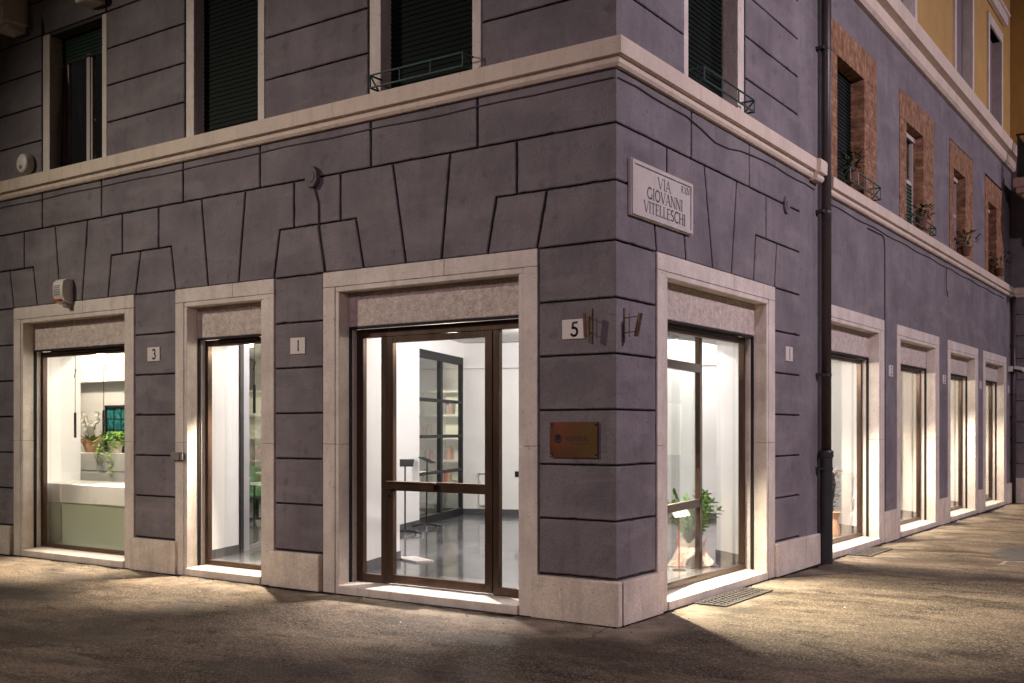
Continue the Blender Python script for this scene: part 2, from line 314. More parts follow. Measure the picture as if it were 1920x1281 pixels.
    def lathe(s,c,prof,n=20,axis='z'):
        base=len(s.v); cx,cy,cz=c
        for r,h in prof:
            for k in range(n):
                th=2*math.pi*k/n; a,b=r*math.cos(th),r*math.sin(th)
                s.v.append((cx+a,cy+b,cz+h) if axis=='z' else ((cx+h,cy+a,cz+b) if axis=='x' else (cx+a,cy+h,cz+b)))
        for i in range(len(prof)-1):
            for k in range(n): s.f.append((base+i*n+k,base+i*n+(k+1)%n,base+(i+1)*n+(k+1)%n,base+(i+1)*n+k))
        s.f.append(tuple(base+k for k in range(n))); s.f.append(tuple(base+(len(prof)-1)*n+k for k in range(n)))
        return s
    def build(s,name,m,parent=None,bevel=0,smooth=False,recalc=True,seg=1):
        me=bpy.data.meshes.new(name); o_=org(parent); me.from_pydata([tuple(Vector(v)-o_) for v in s.v],[],s.f)
        if recalc:
            bm=bmesh.new(); bm.from_mesh(me); bmesh.ops.recalc_face_normals(bm,faces=bm.faces); bm.to_mesh(me); bm.free()
        for mm in (m if isinstance(m,(list,tuple)) else [m]): me.materials.append(mm)
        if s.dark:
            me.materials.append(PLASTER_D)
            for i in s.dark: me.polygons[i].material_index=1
        if smooth:
            for p in me.polygons: p.use_smooth=True
        o=bpy.data.objects.new(name,me); COL.objects.link(o)
        if parent: o.parent=parent; ORG[o.name]=tuple(o_)
        if bevel:
            b=o.modifiers.new('bevel','BEVEL'); b.width=bevel; b.segments=seg; b.limit_method='ANGLE'; b.angle_limit=R_(40)
        return o
def solo(mb,name,m,label,cat,group=None,**k): return tag(mb.build(name,m,**k),label,cat,group)
def struct(mb,name,m,**k): return tag(mb.build(name,m,**k),kind='structure')
def wall_cells(mb,f,u0,u1,z0,z1,d0,d1,ops):
    us=sorted({u0,u1}|{x for o in ops for x in o[:2] if u0<x<u1}); 
    for a,b in zip(us,us[1:]):
        um=(a+b)/2; zz=z0
        for o in sorted([o for o in ops if o[0]<um<o[1]],key=lambda q:q[2]):
            if o[2]>zz: mb.box(f,a,b,d0,d1,zz,o[2])
            zz=o[3]
        if zz<z1: mb.box(f,a,b,d0,d1,zz,z1)

# ------------------------------------------------------------------ lettering made of strokes
def ribbon(mb,f,u,z,d,pts,w,h):
    """one pen stroke in the plane of a wall: pts in letter units, wide w, raised to d"""
    for (a,b) in zip(pts,pts[1:]):
        ax,ay=a; bx,by=b; dx,dy=bx-ax,by-ay; l=math.hypot(dx,dy) or 1; nx,ny=-dy/l*w/2,dx/l*w/2; ex,ey=dx/l*w*.18,dy/l*w*.18
        q=[(ax-ex+nx,ay-ey+ny),(ax-ex-nx,ay-ey-ny),(bx+ex-nx,by+ey-ny),(bx+ex+nx,by+ey+ny)]
        mb.add([W(f,u+x*h,d,z+y*h) for x,y in q],[(0,1,2,3)])
def arc(cx,cy,rx,ry,a0,a1,n=14): return [(cx+rx*math.cos(R_(a0+(a1-a0)*i/n)),cy+ry*math.sin(R_(a0+(a1-a0)*i/n))) for i in range(n+1)]
T,t_=.125,.055
def serif(x,y,w=.2): return (t_,[(x-w/2,y),(x+w/2,y)])
GL={ 'I':(.30,[(T,[(.15,0),(.15,1)]),serif(.15,.02),serif(.15,.98)]),
 'V':(.78,[(T,[(.06,1),(.40,0)]),(t_,[(.40,0),(.72,1)]),serif(.07,.98),serif(.72,.98)]),
 'A':(.78,[(t_,[(.06,0),(.38,1)]),(T,[(.38,1),(.72,0)]),(t_,[(.17,.35),(.60,.35)]),serif(.07,.02),serif(.72,.02)]),
 'N':(.84,[(t_,[(.12,0),(.12,1)]),(T,[(.12,1),(.72,0)]),(t_,[(.72,0),(.72,1)]),serif(.12,.02),serif(.10,.98),serif(.72,.98)]),
 'M':(.98,[(t_,[(.10,0),(.15,1)]),(T,[(.15,1),(.48,.05)]),(t_,[(.48,.05),(.80,1)]),(T,[(.80,1),(.87,0)]),serif(.10,.02),serif(.87,.02)]),
 'T':(.64,[(T,[(.32,0),(.32,1)]),(t_,[(.02,.97),(.62,.97)]),serif(.32,.02),(t_,[(.03,.86),(.03,.98)]),(t_,[(.61,.86),(.61,.98)])]),
 'E':(.60,[(T,[(.14,0),(.14,1)]),(t_,[(.05,.98),(.52,.98)]),(t_,[(.14,.52),(.44,.52)]),(t_,[(.05,.02),(.55,.02)]),(t_,[(.54,.02),(.54,.14)]),(t_,[(.52,.98),(.52,.86)])]),
 'L':(.58,[(T,[(.14,0),(.14,1)]),(t_,[(.05,.02),(.54,.02)]),(t_,[(.54,.02),(.54,.16)]),serif(.14,.98)]),
 'H':(.82,[(T,[(.14,0),(.14,1)]),(T,[(.68,0),(.68,1)]),(t_,[(.14,.52),(.68,.52)]),serif(.14,.02),serif(.14,.98),serif(.68,.02),serif(.68,.98)]),
 'X':(.74,[(T,[(.06,1),(.66,0)]),(t_,[(.66,1),(.06,0)]),serif(.08,.98),serif(.64,.02)]),
 'O':(.90,[(.11,arc(.45,.5,.36,.48,0,360,24))]),
 'G':(.86,[(.11,arc(.45,.5,.37,.48,50,330,22)),(T,[(.76,.02),(.76,.42)]),(t_,[(.66,.42),(.84,.42)])]),
 'C':(.78,[(.11,arc(.45,.5,.37,.48,50,310,20))]),
 'S':(.58,[(.10,arc(.28,.75,.20,.23,40,265,12)+arc(.28,.26,.22,.25,90,-140,14))]),
 'D':(.86,[(T,[(.14,0),(.14,1)]),(.10,[(.10,.98)]+arc(.36,.5,.42,.48,90,-90,14)+[(.10,.02)])]),
 'R':(.70,[(T,[(.14,0),(.14,1)]),(.10,[(.14,.97)]+arc(.34,.74,.22,.23,90,-90,10)+[(.14,.51)]),(T,[(.34,.5),(.64,0)])]),
 '5':(.62,[(.13,[(.20,.96),(.16,.55)]+arc(.28,.30,.27,.30,115,-150,16)),(.12,[(.20,.96),(.56,.99)])]),
 '3':(.58,[(.12,arc(.26,.76,.22,.22,150,-80,12)+arc(.26,.28,.26,.27,85,-150,14))]),
 '7':(.58,[(.11,[(.04,.97),(.54,.97),(.22,0)])]),
 '9':(.6,[(.12,arc(.28,.7,.24,.28,0,360,18)),(.11,[(.52,.7),(.30,0)])]),
 '.':(.22,[(.13,[(.06,.05),(.14,.05)])]),' ':(.35,[])}
def text(mb,f,u,z,d,s,h,xs=1.,sp=.04,wt=1.):
    wid=sum((GL[c][0]+sp) for c in s)*h*xs; x=u-wid/2
    class X: pass
    for c in s:
        for (w_,pts) in GL[c][1]:
            ribbon(mb,f,x,z,d,[(px*xs,py) for px,py in pts],w_*wt,h)
            d+=.00003
        x+=(GL[c][0]+sp)*h*xs

# ------------------------------------------------------------------ ground
g=MB(); n=60
struct(MB().add([(-45,-45,0),(60,-45,0),(60,60,0),(-45,60,0)],[(0,1,2,3)]),'ground',ASPH)
patch=MB(); q=random.Random(4); pp=[(1.92+.33*math.cos(a)*q.uniform(.75,1.2),7.75+1.15*math.sin(a)*q.uniform(.8,1.15),.004) for a in [2*math.pi*i/34 for i in range(34)]]
patch.add(pp,[tuple(range(34))])
struct(patch,'road_patch',mat('dark_patch_asphalt',(.07,.063,.057),.55,var=.3,scale=6,bump=.8,bscale=60,fine=.6),recalc=False)
mh=thing('manhole_cover',(2.05,6.35,0),'pale rectangular stone edged manhole cover in the pavement beside the dark asphalt patch','manhole cover')
MB().xbox(1.86,2.35,6.16,6.62,-.02,.006).build('frame',mat('worn_kerb_stone',(.16,.13,.105),.8,var=.3,scale=15,bump=.4),mh,bevel=.003); MB().xbox(1.91,2.30,6.21,6.57,.0,.009).build('cover',mat('worn_iron',(.12,.10,.085),.5,metal=.3,var=.3,scale=20,bump=.5),mh)

# ------------------------------------------------------------------ the corner building
CB=thing('corner_building',(0,0,0),'grey rusticated plaster corner building with pale stone surrounds round its lit shop windows','building')
Z=[.39,.875,1.345,1.815,2.285,2.755,3.235]; L2,L1,CZ=3.74,4.22,4.72
# openings: (outer0, outer1, inner0, inner1)
OL={'W1':(-8.976,-6.453,-8.771,-6.64),'W2':(-5.695,-4.09,-5.50,-4.293),'D':(-3.375,-.779,-3.161,-.985)}
OR=[(.741,3.633,.955,3.399),(5.35,8.028,5.56,7.78),(8.737,11.418,8.94,11.18),(12.098,14.667,12.306,14.44),(15.188,17.692,15.44,17.45)]
UL=[(-8.24,-7.10),(-5.43,-4.36),(-2.65,-1.51),(-11.2,-10.1)]   # first floor openings on the left front
UR=[(1.36,2.70)]
TOPZ=11.5
mb=MB()
ops=[(o[2]-.035,o[3]+.035,0,3.06) for o in OL.values()]+[(a,b,4.95,6.66) for a,b in UL]
wall_cells(mb,'L',-12.5,-.03,0,TOPZ,-.03,-.30,ops)
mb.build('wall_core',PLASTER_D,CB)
mb=MB()
wall_cells(mb,'R',.30,5.35,0,TOPZ,-.03,-.30,[(OR[0][2]-.035,OR[0][3]+.035,0,3.06),(1.36,2.70,4.95,7.6)])
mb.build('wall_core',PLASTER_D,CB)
def rect(a,b,z0,z1): return [(a,z0),(b,z0),(b,z1),(a,z1)]
bl=MB()
for a,b,fl in ((-12.5,-8.976,'gggf'),(-6.453,-5.695,'gggg'),(-4.09,-3.375,'gggg'),(-.779,0,'gmgg')):
    for z0,z1 in zip(Z,Z[1:]): bl.block('L',rect(a,b,z0,z1),fl)
vs=[-12.5,-9.75,-8.343,-7.096,-5.574,-4.315,-2.739,-1.441,0]
for a,b in zip(vs,vs[1:]): bl.block('L',rect(a,b,L1,CZ),'gmfg' if b==0 else 'ggfg')
q=lambda *p: [(u,{0:3.235,1:L2,2:L1}[k]) for u,k in p]
for pts,fl in (
 (q((-1.006,1),(0,1),(0,2),(-1.006,2)),'gmgg'),
 (q((-.792,0),(0,0),(0,1),(-.688,1)),'gmgg'),
 (q((-1.327,0),(-.792,0),(-.688,1),(-1.229,1)),''),
 (q((-1.858,0),(-1.327,0),(-1.229,1),(-1.006,1),(-1.006,2),(-1.754,2)),''),
 (q((-2.29,0),(-1.858,0),(-1.754,2),(-2.457,2)),''),
 (q((-2.831,0),(-2.29,0),(-2.457,2),(-3.146,2),(-3.146,1),(-2.937,1)),''),
 (q((-3.36,0),(-2.831,0),(-2.937,1),(-3.46,1)),''),
 (q((-3.803,1),(-3.146,1),(-3.146,2),(-3.803,2)),''),
 (q((-4.101,0),(-3.36,0),(-3.46,1),(-4.012,1)),''),
 (q((-4.65,0),(-4.101,0),(-4.012,1),(-3.803,1),(-3.803,2),(-4.54,2)),''),
 (q((-5.146,0),(-4.65,0),(-4.54,2),(-5.258,2)),''),
 (q((-5.704,0),(-5.146,0),(-5.258,2),(-6.009,2),(-6.009,1),(-5.785,1)),''),
 (q((-6.687,1),(-6.009,1),(-6.009,2),(-6.687,2)),''),
 (q((-6.433,0),(-5.704,0),(-5.785,1),(-6.338,1)),''),
 (q((-6.968,0),(-6.433,0),(-6.338,1),(-6.898,1)),''),
 (q((-7.492,0),(-6.968,0),(-6.898,1),(-6.687,1),(-6.687,2),(-7.378,2)),''),
 (q((-7.947,0),(-7.492,0),(-7.378,2),(-8.062,2)),''),
 (q((-8.456,0),(-7.947,0),(-8.062,2),(-8.753,2),(-8.753,1),(-8.546,1)),''),
 (q((-9.6,1),(-8.753,1),(-8.753,2),(-9.6,2)),''),
 (q((-8.988,0),(-8.456,0),(-8.546,1),(-9.09,1)),''),
 (q((-9.7,0),(-8.988,0),(-9.09,1),(-9.6,1)),''),
 (q((-12.5,0),(-9.7,0),(-9.6,1),(-9.6,2),(-12.5,2)),'ggggf')):
    bl.block('L',pts,fl)
UZ=[4.93,5.35,5.795,6.24,6.69,7.14,7.59,8.04,8.49,8.94,9.39,9.84,10.3,10.75,11.2,TOPZ]
for a,b,fl in ((-12.5,-8.35,'gggf'),(-7.0,-5.54,'gggg'),(-4.25,-2.77,'gggg'),(-1.40,0,'gmgg')):
    for z0,z1 in zip(UZ,UZ[1:]): bl.block('L',rect(a,b,z0,z1),('f' if z0<5 else 'g')+fl[1:])
for a,b in ((-5.54,-4.25),(-2.77,-1.40)):
    for z0,z1 in zip(UZ[4:],UZ[5:]): bl.block('L',rect(a,b,z0,z1),'gggg')
# tapered keystone over the leftmost upper window and flanks
bl.block('L',[(-8.30,6.69),(-7.0,6.69),(-7.0,7.14),(-8.42,7.14)])
for z0,z1 in zip(UZ[5:],UZ[6:]): bl.block('L',rect(-8.35,-7.0,z0,z1))
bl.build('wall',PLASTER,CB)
br=MB()
for z0,z1 in zip(Z,Z[1:]):
    br.block('R',rect(0,.741,z0,z1),'gggm'); br.block('R',rect(3.633,4.456,z0,z1),'gfgg')
for pts,fl in (
 (q((0,1),(.955,1),(.955,2),(0,2)),'gggm'),
 (q((0,0),(.751,0),(.655,1),(0,1)),'gggm'),
 (q((.751,0),(1.36,0),(1.27,1),(.655,1)),''),
 (q((1.36,0),(1.971,0),(1.769,2),(.955,2),(.955,1),(1.27,1)),''),
 (q((1.971,0),(2.437,0),(2.577,2),(1.769,2)),''),
 (q((2.437,0),(3.036,0),(3.096,1),(3.399,1),(3.399,2),(2.577,2)),''),
 (q((3.399,1),(4.456,1),(4.456,2),(3.399,2)),'gfgg'),
 (q((3.036,0),(3.654,0),(3.724,1),(3.096,1)),''),
 (q((3.654,0),(4.456,0),(4.456,1),(3.724,1)),'gfgg')):
    br.block('R',pts,fl)
for a,b,fl in ((0,1.477,'ggfm'),(1.477,2.916,'ggfg'),(2.916,4.456,'gffg')): br.block('R',rect(a,b,L1,CZ),fl)
for z0,z1 in zip(UZ,UZ[1:]):
    lo='f' if z0<5 else 'g'
    br.block('R',rect(0,1.33,z0,z1),lo+'ggm'); br.block('R',rect(2.80,4.40,z0,z1),lo+'fgg')
for z0,z1 in zip(UZ[6:],UZ[7:]): br.block('R',rect(1.33,2.80,z0,z1))
br.box('R',4.456,5.35,-.03,0,.30,CZ); br.box('R',4.40,5.45,-.03,0,4.9,TOPZ)
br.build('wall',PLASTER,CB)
# plinths (stone base under the piers)
pl=MB()
def plinth(f,a,b,h=.375,d=.045): pl.box(f,a,b,-.03,d,-.03,h)
for a_ in (('L',-12.5,-9.02,.375),('L',-6.50,-5.66,.375),('L',-4.13,-3.41,.375),('L',-.83,.045,.375),('R',.052,.80,.372),('R',3.60,4.56,.375),('R',4.565,5.30,.372)):
    pl=MB(); plinth(*a_); pl.build('plinth',STONE_D,CB,bevel=.012,seg=2)
# cornice between ground floor and first floor: swept profile round the corner
def cornice(name,m,prof,path,parent,bevel=0):
    mb=MB(); rows=[]
    for (x,y,ox,oy) in path: rows.append([(x+ox*d,y+oy*d,z) for d,z in prof])
    n=len(prof); vs=[p for r in rows for p in r]
    fs=[(i*n+k,i*n+(k+1)%n,(i+1)*n+(k+1)%n,(i+1)*n+k) for i in range(len(rows)-1) for k in range(n)]+[tuple(range(n)),tuple((len(rows)-1)*n+k for k in range(n))]
    return mb.add(vs,fs).build(name,m,parent)
PROF=[(-.1,4.675),(.040,4.675),(.058,4.70),(.060,4.735),(.052,4.738),(.052,4.752),(.098,4.757),(.10,4.885),(.094,4.888),(.094,4.905),(-.1,4.93)]
cornice('cornice',CORN,PROF,[(-12.5,0,0,-1),(0,0,1,-1),(0,4.78,1,0)],CB)
PROF2=[(-.1,4.655),(.085,4.655),(.105,4.68),(.107,4.715),(.10,4.72),(.10,4.735),(.145,4.74),(.15,4.875),(.14,4.90),(-.1,4.925)]
cornice('cornice',CORN,PROF2,[(0,4.784,1,0),(0,5.03,1,0)],CB)
# roof slab
MB().xbox(-12.5,-.31,.31,5.3,TOPZ-.3,TOPZ-.05).build('roof',PLASTER_D,CB)

def shop_opening(f,o,parent,name,kind,stone=STONE,boxshadow=True):
    """stone surround (name) > shutter_box, guide_rail, sill; frames and panes added by callers"""
    a0,a1,b0,b1=o; s=MB(); st=.05; J=1.50
    def jamb(x0,x1,dd0,dd1):
        lo,hi=min(x0,x1),max(x0,x1)
        s.box(f,lo,hi,dd0,dd1,-.03,J-.0015); s.box(f,lo,hi,dd0,dd1,J+.0015,3.079 if abs(hi-lo)>.1 else 3.028)
    jamb(a0,b0-st,-.06,.012); jamb(b1+st,a1,-.06,.012)
    jamb(b0-st+.002,b0,-.148,.004); jamb(b1,b1+st-.002,-.148,.004)
    mid=(a0+a1)/2+.1*(a1-a0)
    s.box(f,a0,mid-.0015,-.06,.0125,3.082,3.235); s.box(f,mid+.0015,a1,-.06,.0125,3.082,3.235)
    s.box(f,b0-st+.003,b1+st-.003,-.145,.0045,3.03,3.0795)
    w=s.build(name,stone,parent,bevel=.004)
    MB().box(f,b0+.001,b1-.001,-.205,-.14,2.685,3.028).build('shutter_box',STONE_B,w,bevel=.006)
    m=MB(); m.box(f,b0-.02,b1+.02,-.21,-.147,2.664,2.684)
    for x0,x1 in ((b0-.03,b0+.012),(b1-.012,b1+.03)): m.box(f,x0,x1,-.178,-.147,.10,2.664)
    m.build('guide_rail',RAIL,w)
    for x0,x1 in ((b0-.03,b0+.022),(b1-.022,b1+.03)): MB().box(f,x0,x1,-.235,-.179,.10,2.664).build('inner_jamb',stone,w)
    m=MB(); m.face_prism  # sloping sill
    vs=[]
    for u in (b0-.0,b1+.0):
        vs+=[W(f,u,-.32,-.03),W(f,u,.022,-.03),W(f,u,.022,.085),W(f,u,-.32,.108)]
    m.add(vs,[(0,1,2,3),(4,5,6,7),(0,1,5,4),(1,2,6,5),(2,3,7,6),(3,0,4,7)])
    m.build('sill',STONE,w,bevel=.006)
    return w
def frame_rect(mb,f,u0,u1,z0,z1,w,d0,d1,wb=None,wt=None):
    wb=wb or w; wt=wt or w
    mb.box(f,u0,u0+w,d0,d1,z0,z1); mb.box(f,u1-w,u1,d0,d1,z0,z1); mb.box(f,u0+w,u1-w,d0,d1,z0,z0+wb); mb.box(f,u0+w,u1-w,d0,d1,z1-wt,z1)
def shop_window(f,o,parent,dark_top=True):
    w=shop_opening(f,o,parent,'window','window'); b0,b1=o[2],o[3]
    m=MB(); frame_rect(m,f,b0+.012,b1-.012,.106,2.662,.055,-.30,-.236,wb=.05,wt=.07)
    m.box(f,b0+.3,b1-.3,-.285,-.20,2.635,2.668)
    m.build('frame',BRONZE,w,bevel=.003)
    MB().box(f,b0+.06,b1-.06,-.272,-.264,.15,2.60).build('pane',GLASS,w)
    return w
for k in ('W1','W2'): shop_window('L',OL[k],CB)
shop_window('R',OR[0],CB)
# ---- door: doorway > frame, side panes, door_leaf (> handle, lock, pane)
dw=shop_opening('L',OL['D'],CB,'doorway','door')
m=MB(); f='L'
m.box(f,-3.15,-.997,-.30,-.232,2.575,2.662)              # head
m.box(f,-3.15,-3.055,-.295,-.236,.106,2.575); m.box(f,-2.815,-2.742,-.295,-.236,.106,2.575)
m.box(f,-1.435,-1.368,-.295,-.236,.106,2.575); m.box(f,-1.075,-.997,-.295,-.236,.106,2.575)
m.box(f,-3.055,-2.815,-.295,-.236,.106,.185); m.box(f,-1.368,-1.075,-.295,-.236,.106,.185)
m.build('door_frame',BRONZE,dw,bevel=.004)
MB().box(f,-3.06,-2.81,-.272,-.264,.18,2.58).build('pane',GLASS,dw); MB().box(f,-1.37,-1.07,-.272,-.264,.18,2.58).build('pane',GLASS,dw)
m=MB(); frame_rect(m,f,-2.738,-1.440,.118,2.571,.085,-.29,-.229,wb=.085,wt=.06); m.box(f,-2.653,-1.525,-.285,-.235,1.040,1.135)
leaf=m.build('door_leaf',BRONZE,dw,bevel=.003)
m=MB(); m.box(f,-2.70,-2.10,-.235,-.185,1.055,1.125); m.box(f,-2.70,-2.10,-.215,-.165,1.126,1.136); m.build('push_bar',BRONZE,leaf,bevel=.004)
m=MB(); m.lathe((-2.695,.222,.985),[(.014,0),(.014,.012)],12,'y'); m.build('lock',BRASS,leaf)
MB().box(f,-2.66,-1.52,-.272,-.264,.20,1.045).build('pane',GLASS,leaf); MB().box(f,-2.66,-1.52,-.272,-.264,1.13,2.515).build('pane',GLASS,leaf)
m=MB(); m.tube([(-2.0,.19,2.672),(-1.97,.178,2.668),(-1.89,.178,2.668),(-1.86,.19,2.672)],.008); m.build('shutter_pull',BLACKM,dw)

# ---- first-floor windows of the corner building
def shutter(mb,f,u0,u1,z0,z1,d,step=.05,tilt=.012):
    z=z0
    while z<z1-.001:
        zt=min(z+step,z1); mb.add([W(f,u0,d,z),W(f,u1,d,z),W(f,u1,d-tilt,zt),W(f,u0,d-tilt,zt)],[(0,1,2,3)])
        mb.add([W(f,u0,d-tilt,zt),W(f,u1,d-tilt,zt),W(f,u1,d,zt),W(f,u0,d,zt)],[(0,1,2,3)]); z=zt
def upper_window(f,a,b,parent,zt,wall_l,wall_r,sd=-.20,shut=True):
    m=MB()
    m.box(f,wall_l,a,-.26,-.012,4.925,zt); m.box(f,b,wall_r,-.26,-.012,4.925,zt); m.box(f,a,b,-.26,-.05,4.925,4.934)
    w=m.build('window',STONE,parent,bevel=.004)
    if shut:
        m=MB(); shutter(m,f,a,b,4.93,zt,sd); m.add([W(f,a,sd-.03,4.93),W(f,b,sd-.03,4.93),W(f,b,sd-.03,zt),W(f,a,sd-.03,zt)],[(0,1,2,3)]); m.build('roller_shutter',GREENSH,w,recalc=False)
    return w
upper_window('L',-5.43+.03,-4.36,CB,6.70,-5.535,-4.26,sd=-.15)
upper_window('L',-2.65+.03,-1.51,CB,6.70,-2.765,-1.41,sd=-.16)
upper_window('R',1.43,2.63,CB,7.6,1.335,2.795,sd=-.19)
m=MB(); m.box('L',-8.345,-8.20,-.26,-.012,4.925,6.68); m.box('L',-7.10,-7.01,-.26,-.012,4.925,6.68); m.box('L',-8.2,-7.1,-.26,-.05,4.925,4.934)
w=m.build('window',STONE,CB,bevel=.004); tag(w,'open left upper window with white casements under a half raised green shutter')
m=MB(); shutter(m,'L',-8.2,-7.1,6.33,6.68,-.19,step=.045); m.build('roller_shutter',mat('brighter_green_paint',(.008,.035,.02),.5,var=.2),w,recalc=False)
m=MB(); frame_rect(m,'L',-8.16,-7.66,4.93,6.4,.06,-.26,-.215); frame_rect(m,'L',-7.655,-7.10,4.93,6.4,.06,-.26,-.215); m.box('L',-7.69,-7.625,-.215,-.20,4.93,6.4); fr=m.build('casement',WOOD_W,w,bevel=.004)
m=MB(); m.box('L',-8.1,-7.72,-.24,-.236,4.98,6.35); m.box('L',-7.6,-7.15,-.24,-.236,4.98,6.35); m.build('pane',GLASSG,fr)
MB().box('L',-8.35,-7.0,-.9,-.88,4.9,6.8).build('back_sheet',mat('dark_curtain',(.05,.045,.045),.9),w)
m=MB(); m.add([W('L',-8.19,-.19,4.93),W('L',-8.02,-.05,4.93),W('L',-8.14,-.19,6.3),W('L',-8.19,-.19,6.3)],[(0,1,2,3)]); m.build('dark_sliver',DARK,w,recalc=False)  # dark tapering quad beside the left jamb
# corbels of the balcony above the left windows, and one on the right
m=MB()
for u in (-9.02,-7.32): 
    m.face_prism('L',[(u,6.86),(u+.36,6.86),(u+.36,7.6),(u,7.6)],.0,.34); m.face_prism('L',[(u+.04,6.78),(u+.32,6.78),(u+.32,6.86),(u+.04,6.86)],.0,.24)
m.box('L',-10,-6.4,0,.45,7.6,7.75); m.build('balcony',STONE,CB,bevel=.012)
m=MB(); m.face_prism('R',[(4.08,6.78),(4.30,6.78),(4.30,7.6),(4.08,7.6)],0,.30); m.build('corbel',STONE,CB,bevel=.012)

# ------------------------------------------------------------------ the adjoining wing on the right street
AB=thing('adjoining_building',(0,5.35,0),'long smooth grey wing with brick framed windows below a yellow storey','building')
BW=[(5.42,7.62,5.834,7.03),(8.88,11.0,9.25,10.31),(12.2,14.17,12.52,13.50),(15.38,17.3,15.66,16.55)]   # brick surrounds: outer, inner
YW=[(8.55,9.85),(12.56,14.2),(15.63,17.2)]
C2=7.62
m=MB()
wall_cells(m,'R',5.35,18.3,0,C2,-.30,-.001,[(o[2]-.035,o[3]+.035,0,3.06) for o in OR[1:]]+[(b[0]+.02,b[1]-.02,4.80,6.85) for b in BW])
m.build('wall',PLASTER,AB)
m=MB(); wall_cells(m,'R',5.45,18.3,C2,15,-.30,-.01,[(a+.1,b-.1,8.0,10.0) for a,b in YW]+[(5.9,7.2,8.0,10.0)])
m.build('wall',YELLOW,AB)
for a,b in ((8.028,8.737),(11.418,12.098),(14.667,15.188),(17.692,18.33)): MB().box('R',a-.02,b+.02,-.02,.045,-.03,.45).build('plinth',STONE_D,AB,bevel=.012,seg=2)
for o in OR[1:]: shop_window('R',o,AB)
PROF3=[(-.1,4.60),(.045,4.60),(.06,4.62),(.06,4.655),(.052,4.658),(.052,4.672),(.095,4.678),(.10,4.80),(.09,4.815),(-.1,4.83)]
cornice('cornice',CORN,PROF3,[(0,5.42,1,0),(0,18.3-.0,1,0)],AB)
PROF4=[(-.1,7.42),(.06,7.42),(.10,7.46),(.11,7.60),(.10,7.605),(.10,7.63),(.21,7.645),(.225,7.86),(-.1,7.98)]
cornice('cornice',CORN,PROF4,[(0,5.45,1,0),(0,18.3,1,0)],AB)
for i,(a0,a1,b0,b1) in enumerate(BW):
    zt=6.88-.03*i; zi=6.47-.05*i; zb=4.80
    m=MB(); m.box('R',a0,b0,-.28,.014,zb,zi); m.box('R',b1,a1,-.28,.014,zb,zi); m.box('R',b0,b1,-.28,-.05,zb,zb+.03)
    w=m.build('window',BRICK,AB,bevel=.004)
    m=MB(); m.box('R',a0,a1,-.28,.0145,zi+.001,zt); m.build('lintel',BRICKV,w,bevel=.004)
    if i in (0,):
        m=MB(); shutter(m,'R',b0,b1,zb,zi,-.17); m.build('roller_shutter',GREENSH,w,recalc=False)
    else:
        m=MB(); frame_rect(m,'R',b0,b1,zb,zi,.05,-.20,-.15); m.box('R',b0+.05,b1-.05,-.20,-.155,5.62,5.68); m.box('R',b0,b1,-.16,-.12,zi-.09,zi-.003); fr=m.build('window_frame',WOOD_W,w)
        MB().box('R',b0+.05,b1-.05,-.185,-.180,zb,zi).build('pane',GLASSG,fr)
        if i==1:
            m=MB(); shutter(m,'R',b0+.05,b1-.05,zb+.03,5.62,-.155,step=.06,tilt=.02); m.build('louvred_shutter',mat('mid_green_paint',(.01,.06,.035),.5,var=.2),w,recalc=False)
        MB().box('R',b0-.05,b1+.05,-.6,-.58,zb,zi+.05).build('back_sheet',mat('dim_room',(.03,.028,.028),.9),w)  # dark sheet painted to stand for the unlit room behind the pane
for i,(a,b) in enumerate([(5.8,7.3)]+YW):
    m=MB(); m.box('R',a,a+.13,-.2,.03,7.98,10.2); m.box('R',b-.13,b,-.2,.03,7.98,10.2); m.box('R',a+.13,b-.13,-.2,.03,10.0,10.2)
    w=m.build('window',STONE,AB,bevel=.004)
    MB().box('R',a+.13,b-.13,-.22,-.16,7.98,10.0).build('shutter',mat('mauve_shutter_paint',(.20,.15,.17),.6,var=.1),w)
    if i>1:
        m=MB(); m.box('R',a-.25,b+.2,0,.10,10.42,10.62); m.box('R',a-.3,b+.25,0,.14,10.622,10.68); m.build('hood',STONE,w,bevel=.01)
MB().xbox(-6,-.31,5.3,18.3,14.7,14.9).build('roof',PLASTER_D,AB)

# ------------------------------------------------------------------ wing that closes the street
EB=thing('end_building',(0,18.3,0),'grey wing with a pink balcony jutting out at the far end of the street','building')
m=MB(); wall_cells(m,'E',0,7,0,7.6,-.30,-.03,[(.75,1.8,4.95,6.3),(1.2,2.4,0,2.6)]); m.box('W',-.3,0,18.3,25,0,15)
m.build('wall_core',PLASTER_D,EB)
m=MB()
for z0,z1 in zip(Z+[L2,L1],(Z+[L2,L1])[1:]+[CZ]):
    m.block('E',rect(.10,.42,z0,z1),'gggf'); m.block('E',rect(.42,1.2,z0,z1),'gfgg')
m.box('E',0,.09,-.03,-.012,.3,CZ)
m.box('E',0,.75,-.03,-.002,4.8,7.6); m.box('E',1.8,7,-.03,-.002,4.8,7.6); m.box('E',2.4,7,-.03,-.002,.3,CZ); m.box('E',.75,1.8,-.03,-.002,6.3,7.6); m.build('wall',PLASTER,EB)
MB().box('E',0.0,1.25,-.02,.05,-.03,.55).build('plinth',STONE_D,EB,bevel=.012,seg=2)
cornice('cornice',CORN,PROF3,[(.0,18.3,0,-1),(7,18.3,0,-1)],EB)
m=MB(); wall_cells(m,'E',0,7,7.6,15,-.3,-.01,[(.9,1.9,8.0,10.2)]); m.build('wall',YELLOW,EB)
m=MB(); m.box('E',.9,1.9,-.25,-.2,8.0,10.2); frame_rect(m,'E',.8,2.0,7.9,10.3,.1,-.1,.02); m.build('window',WOOD_W,EB)
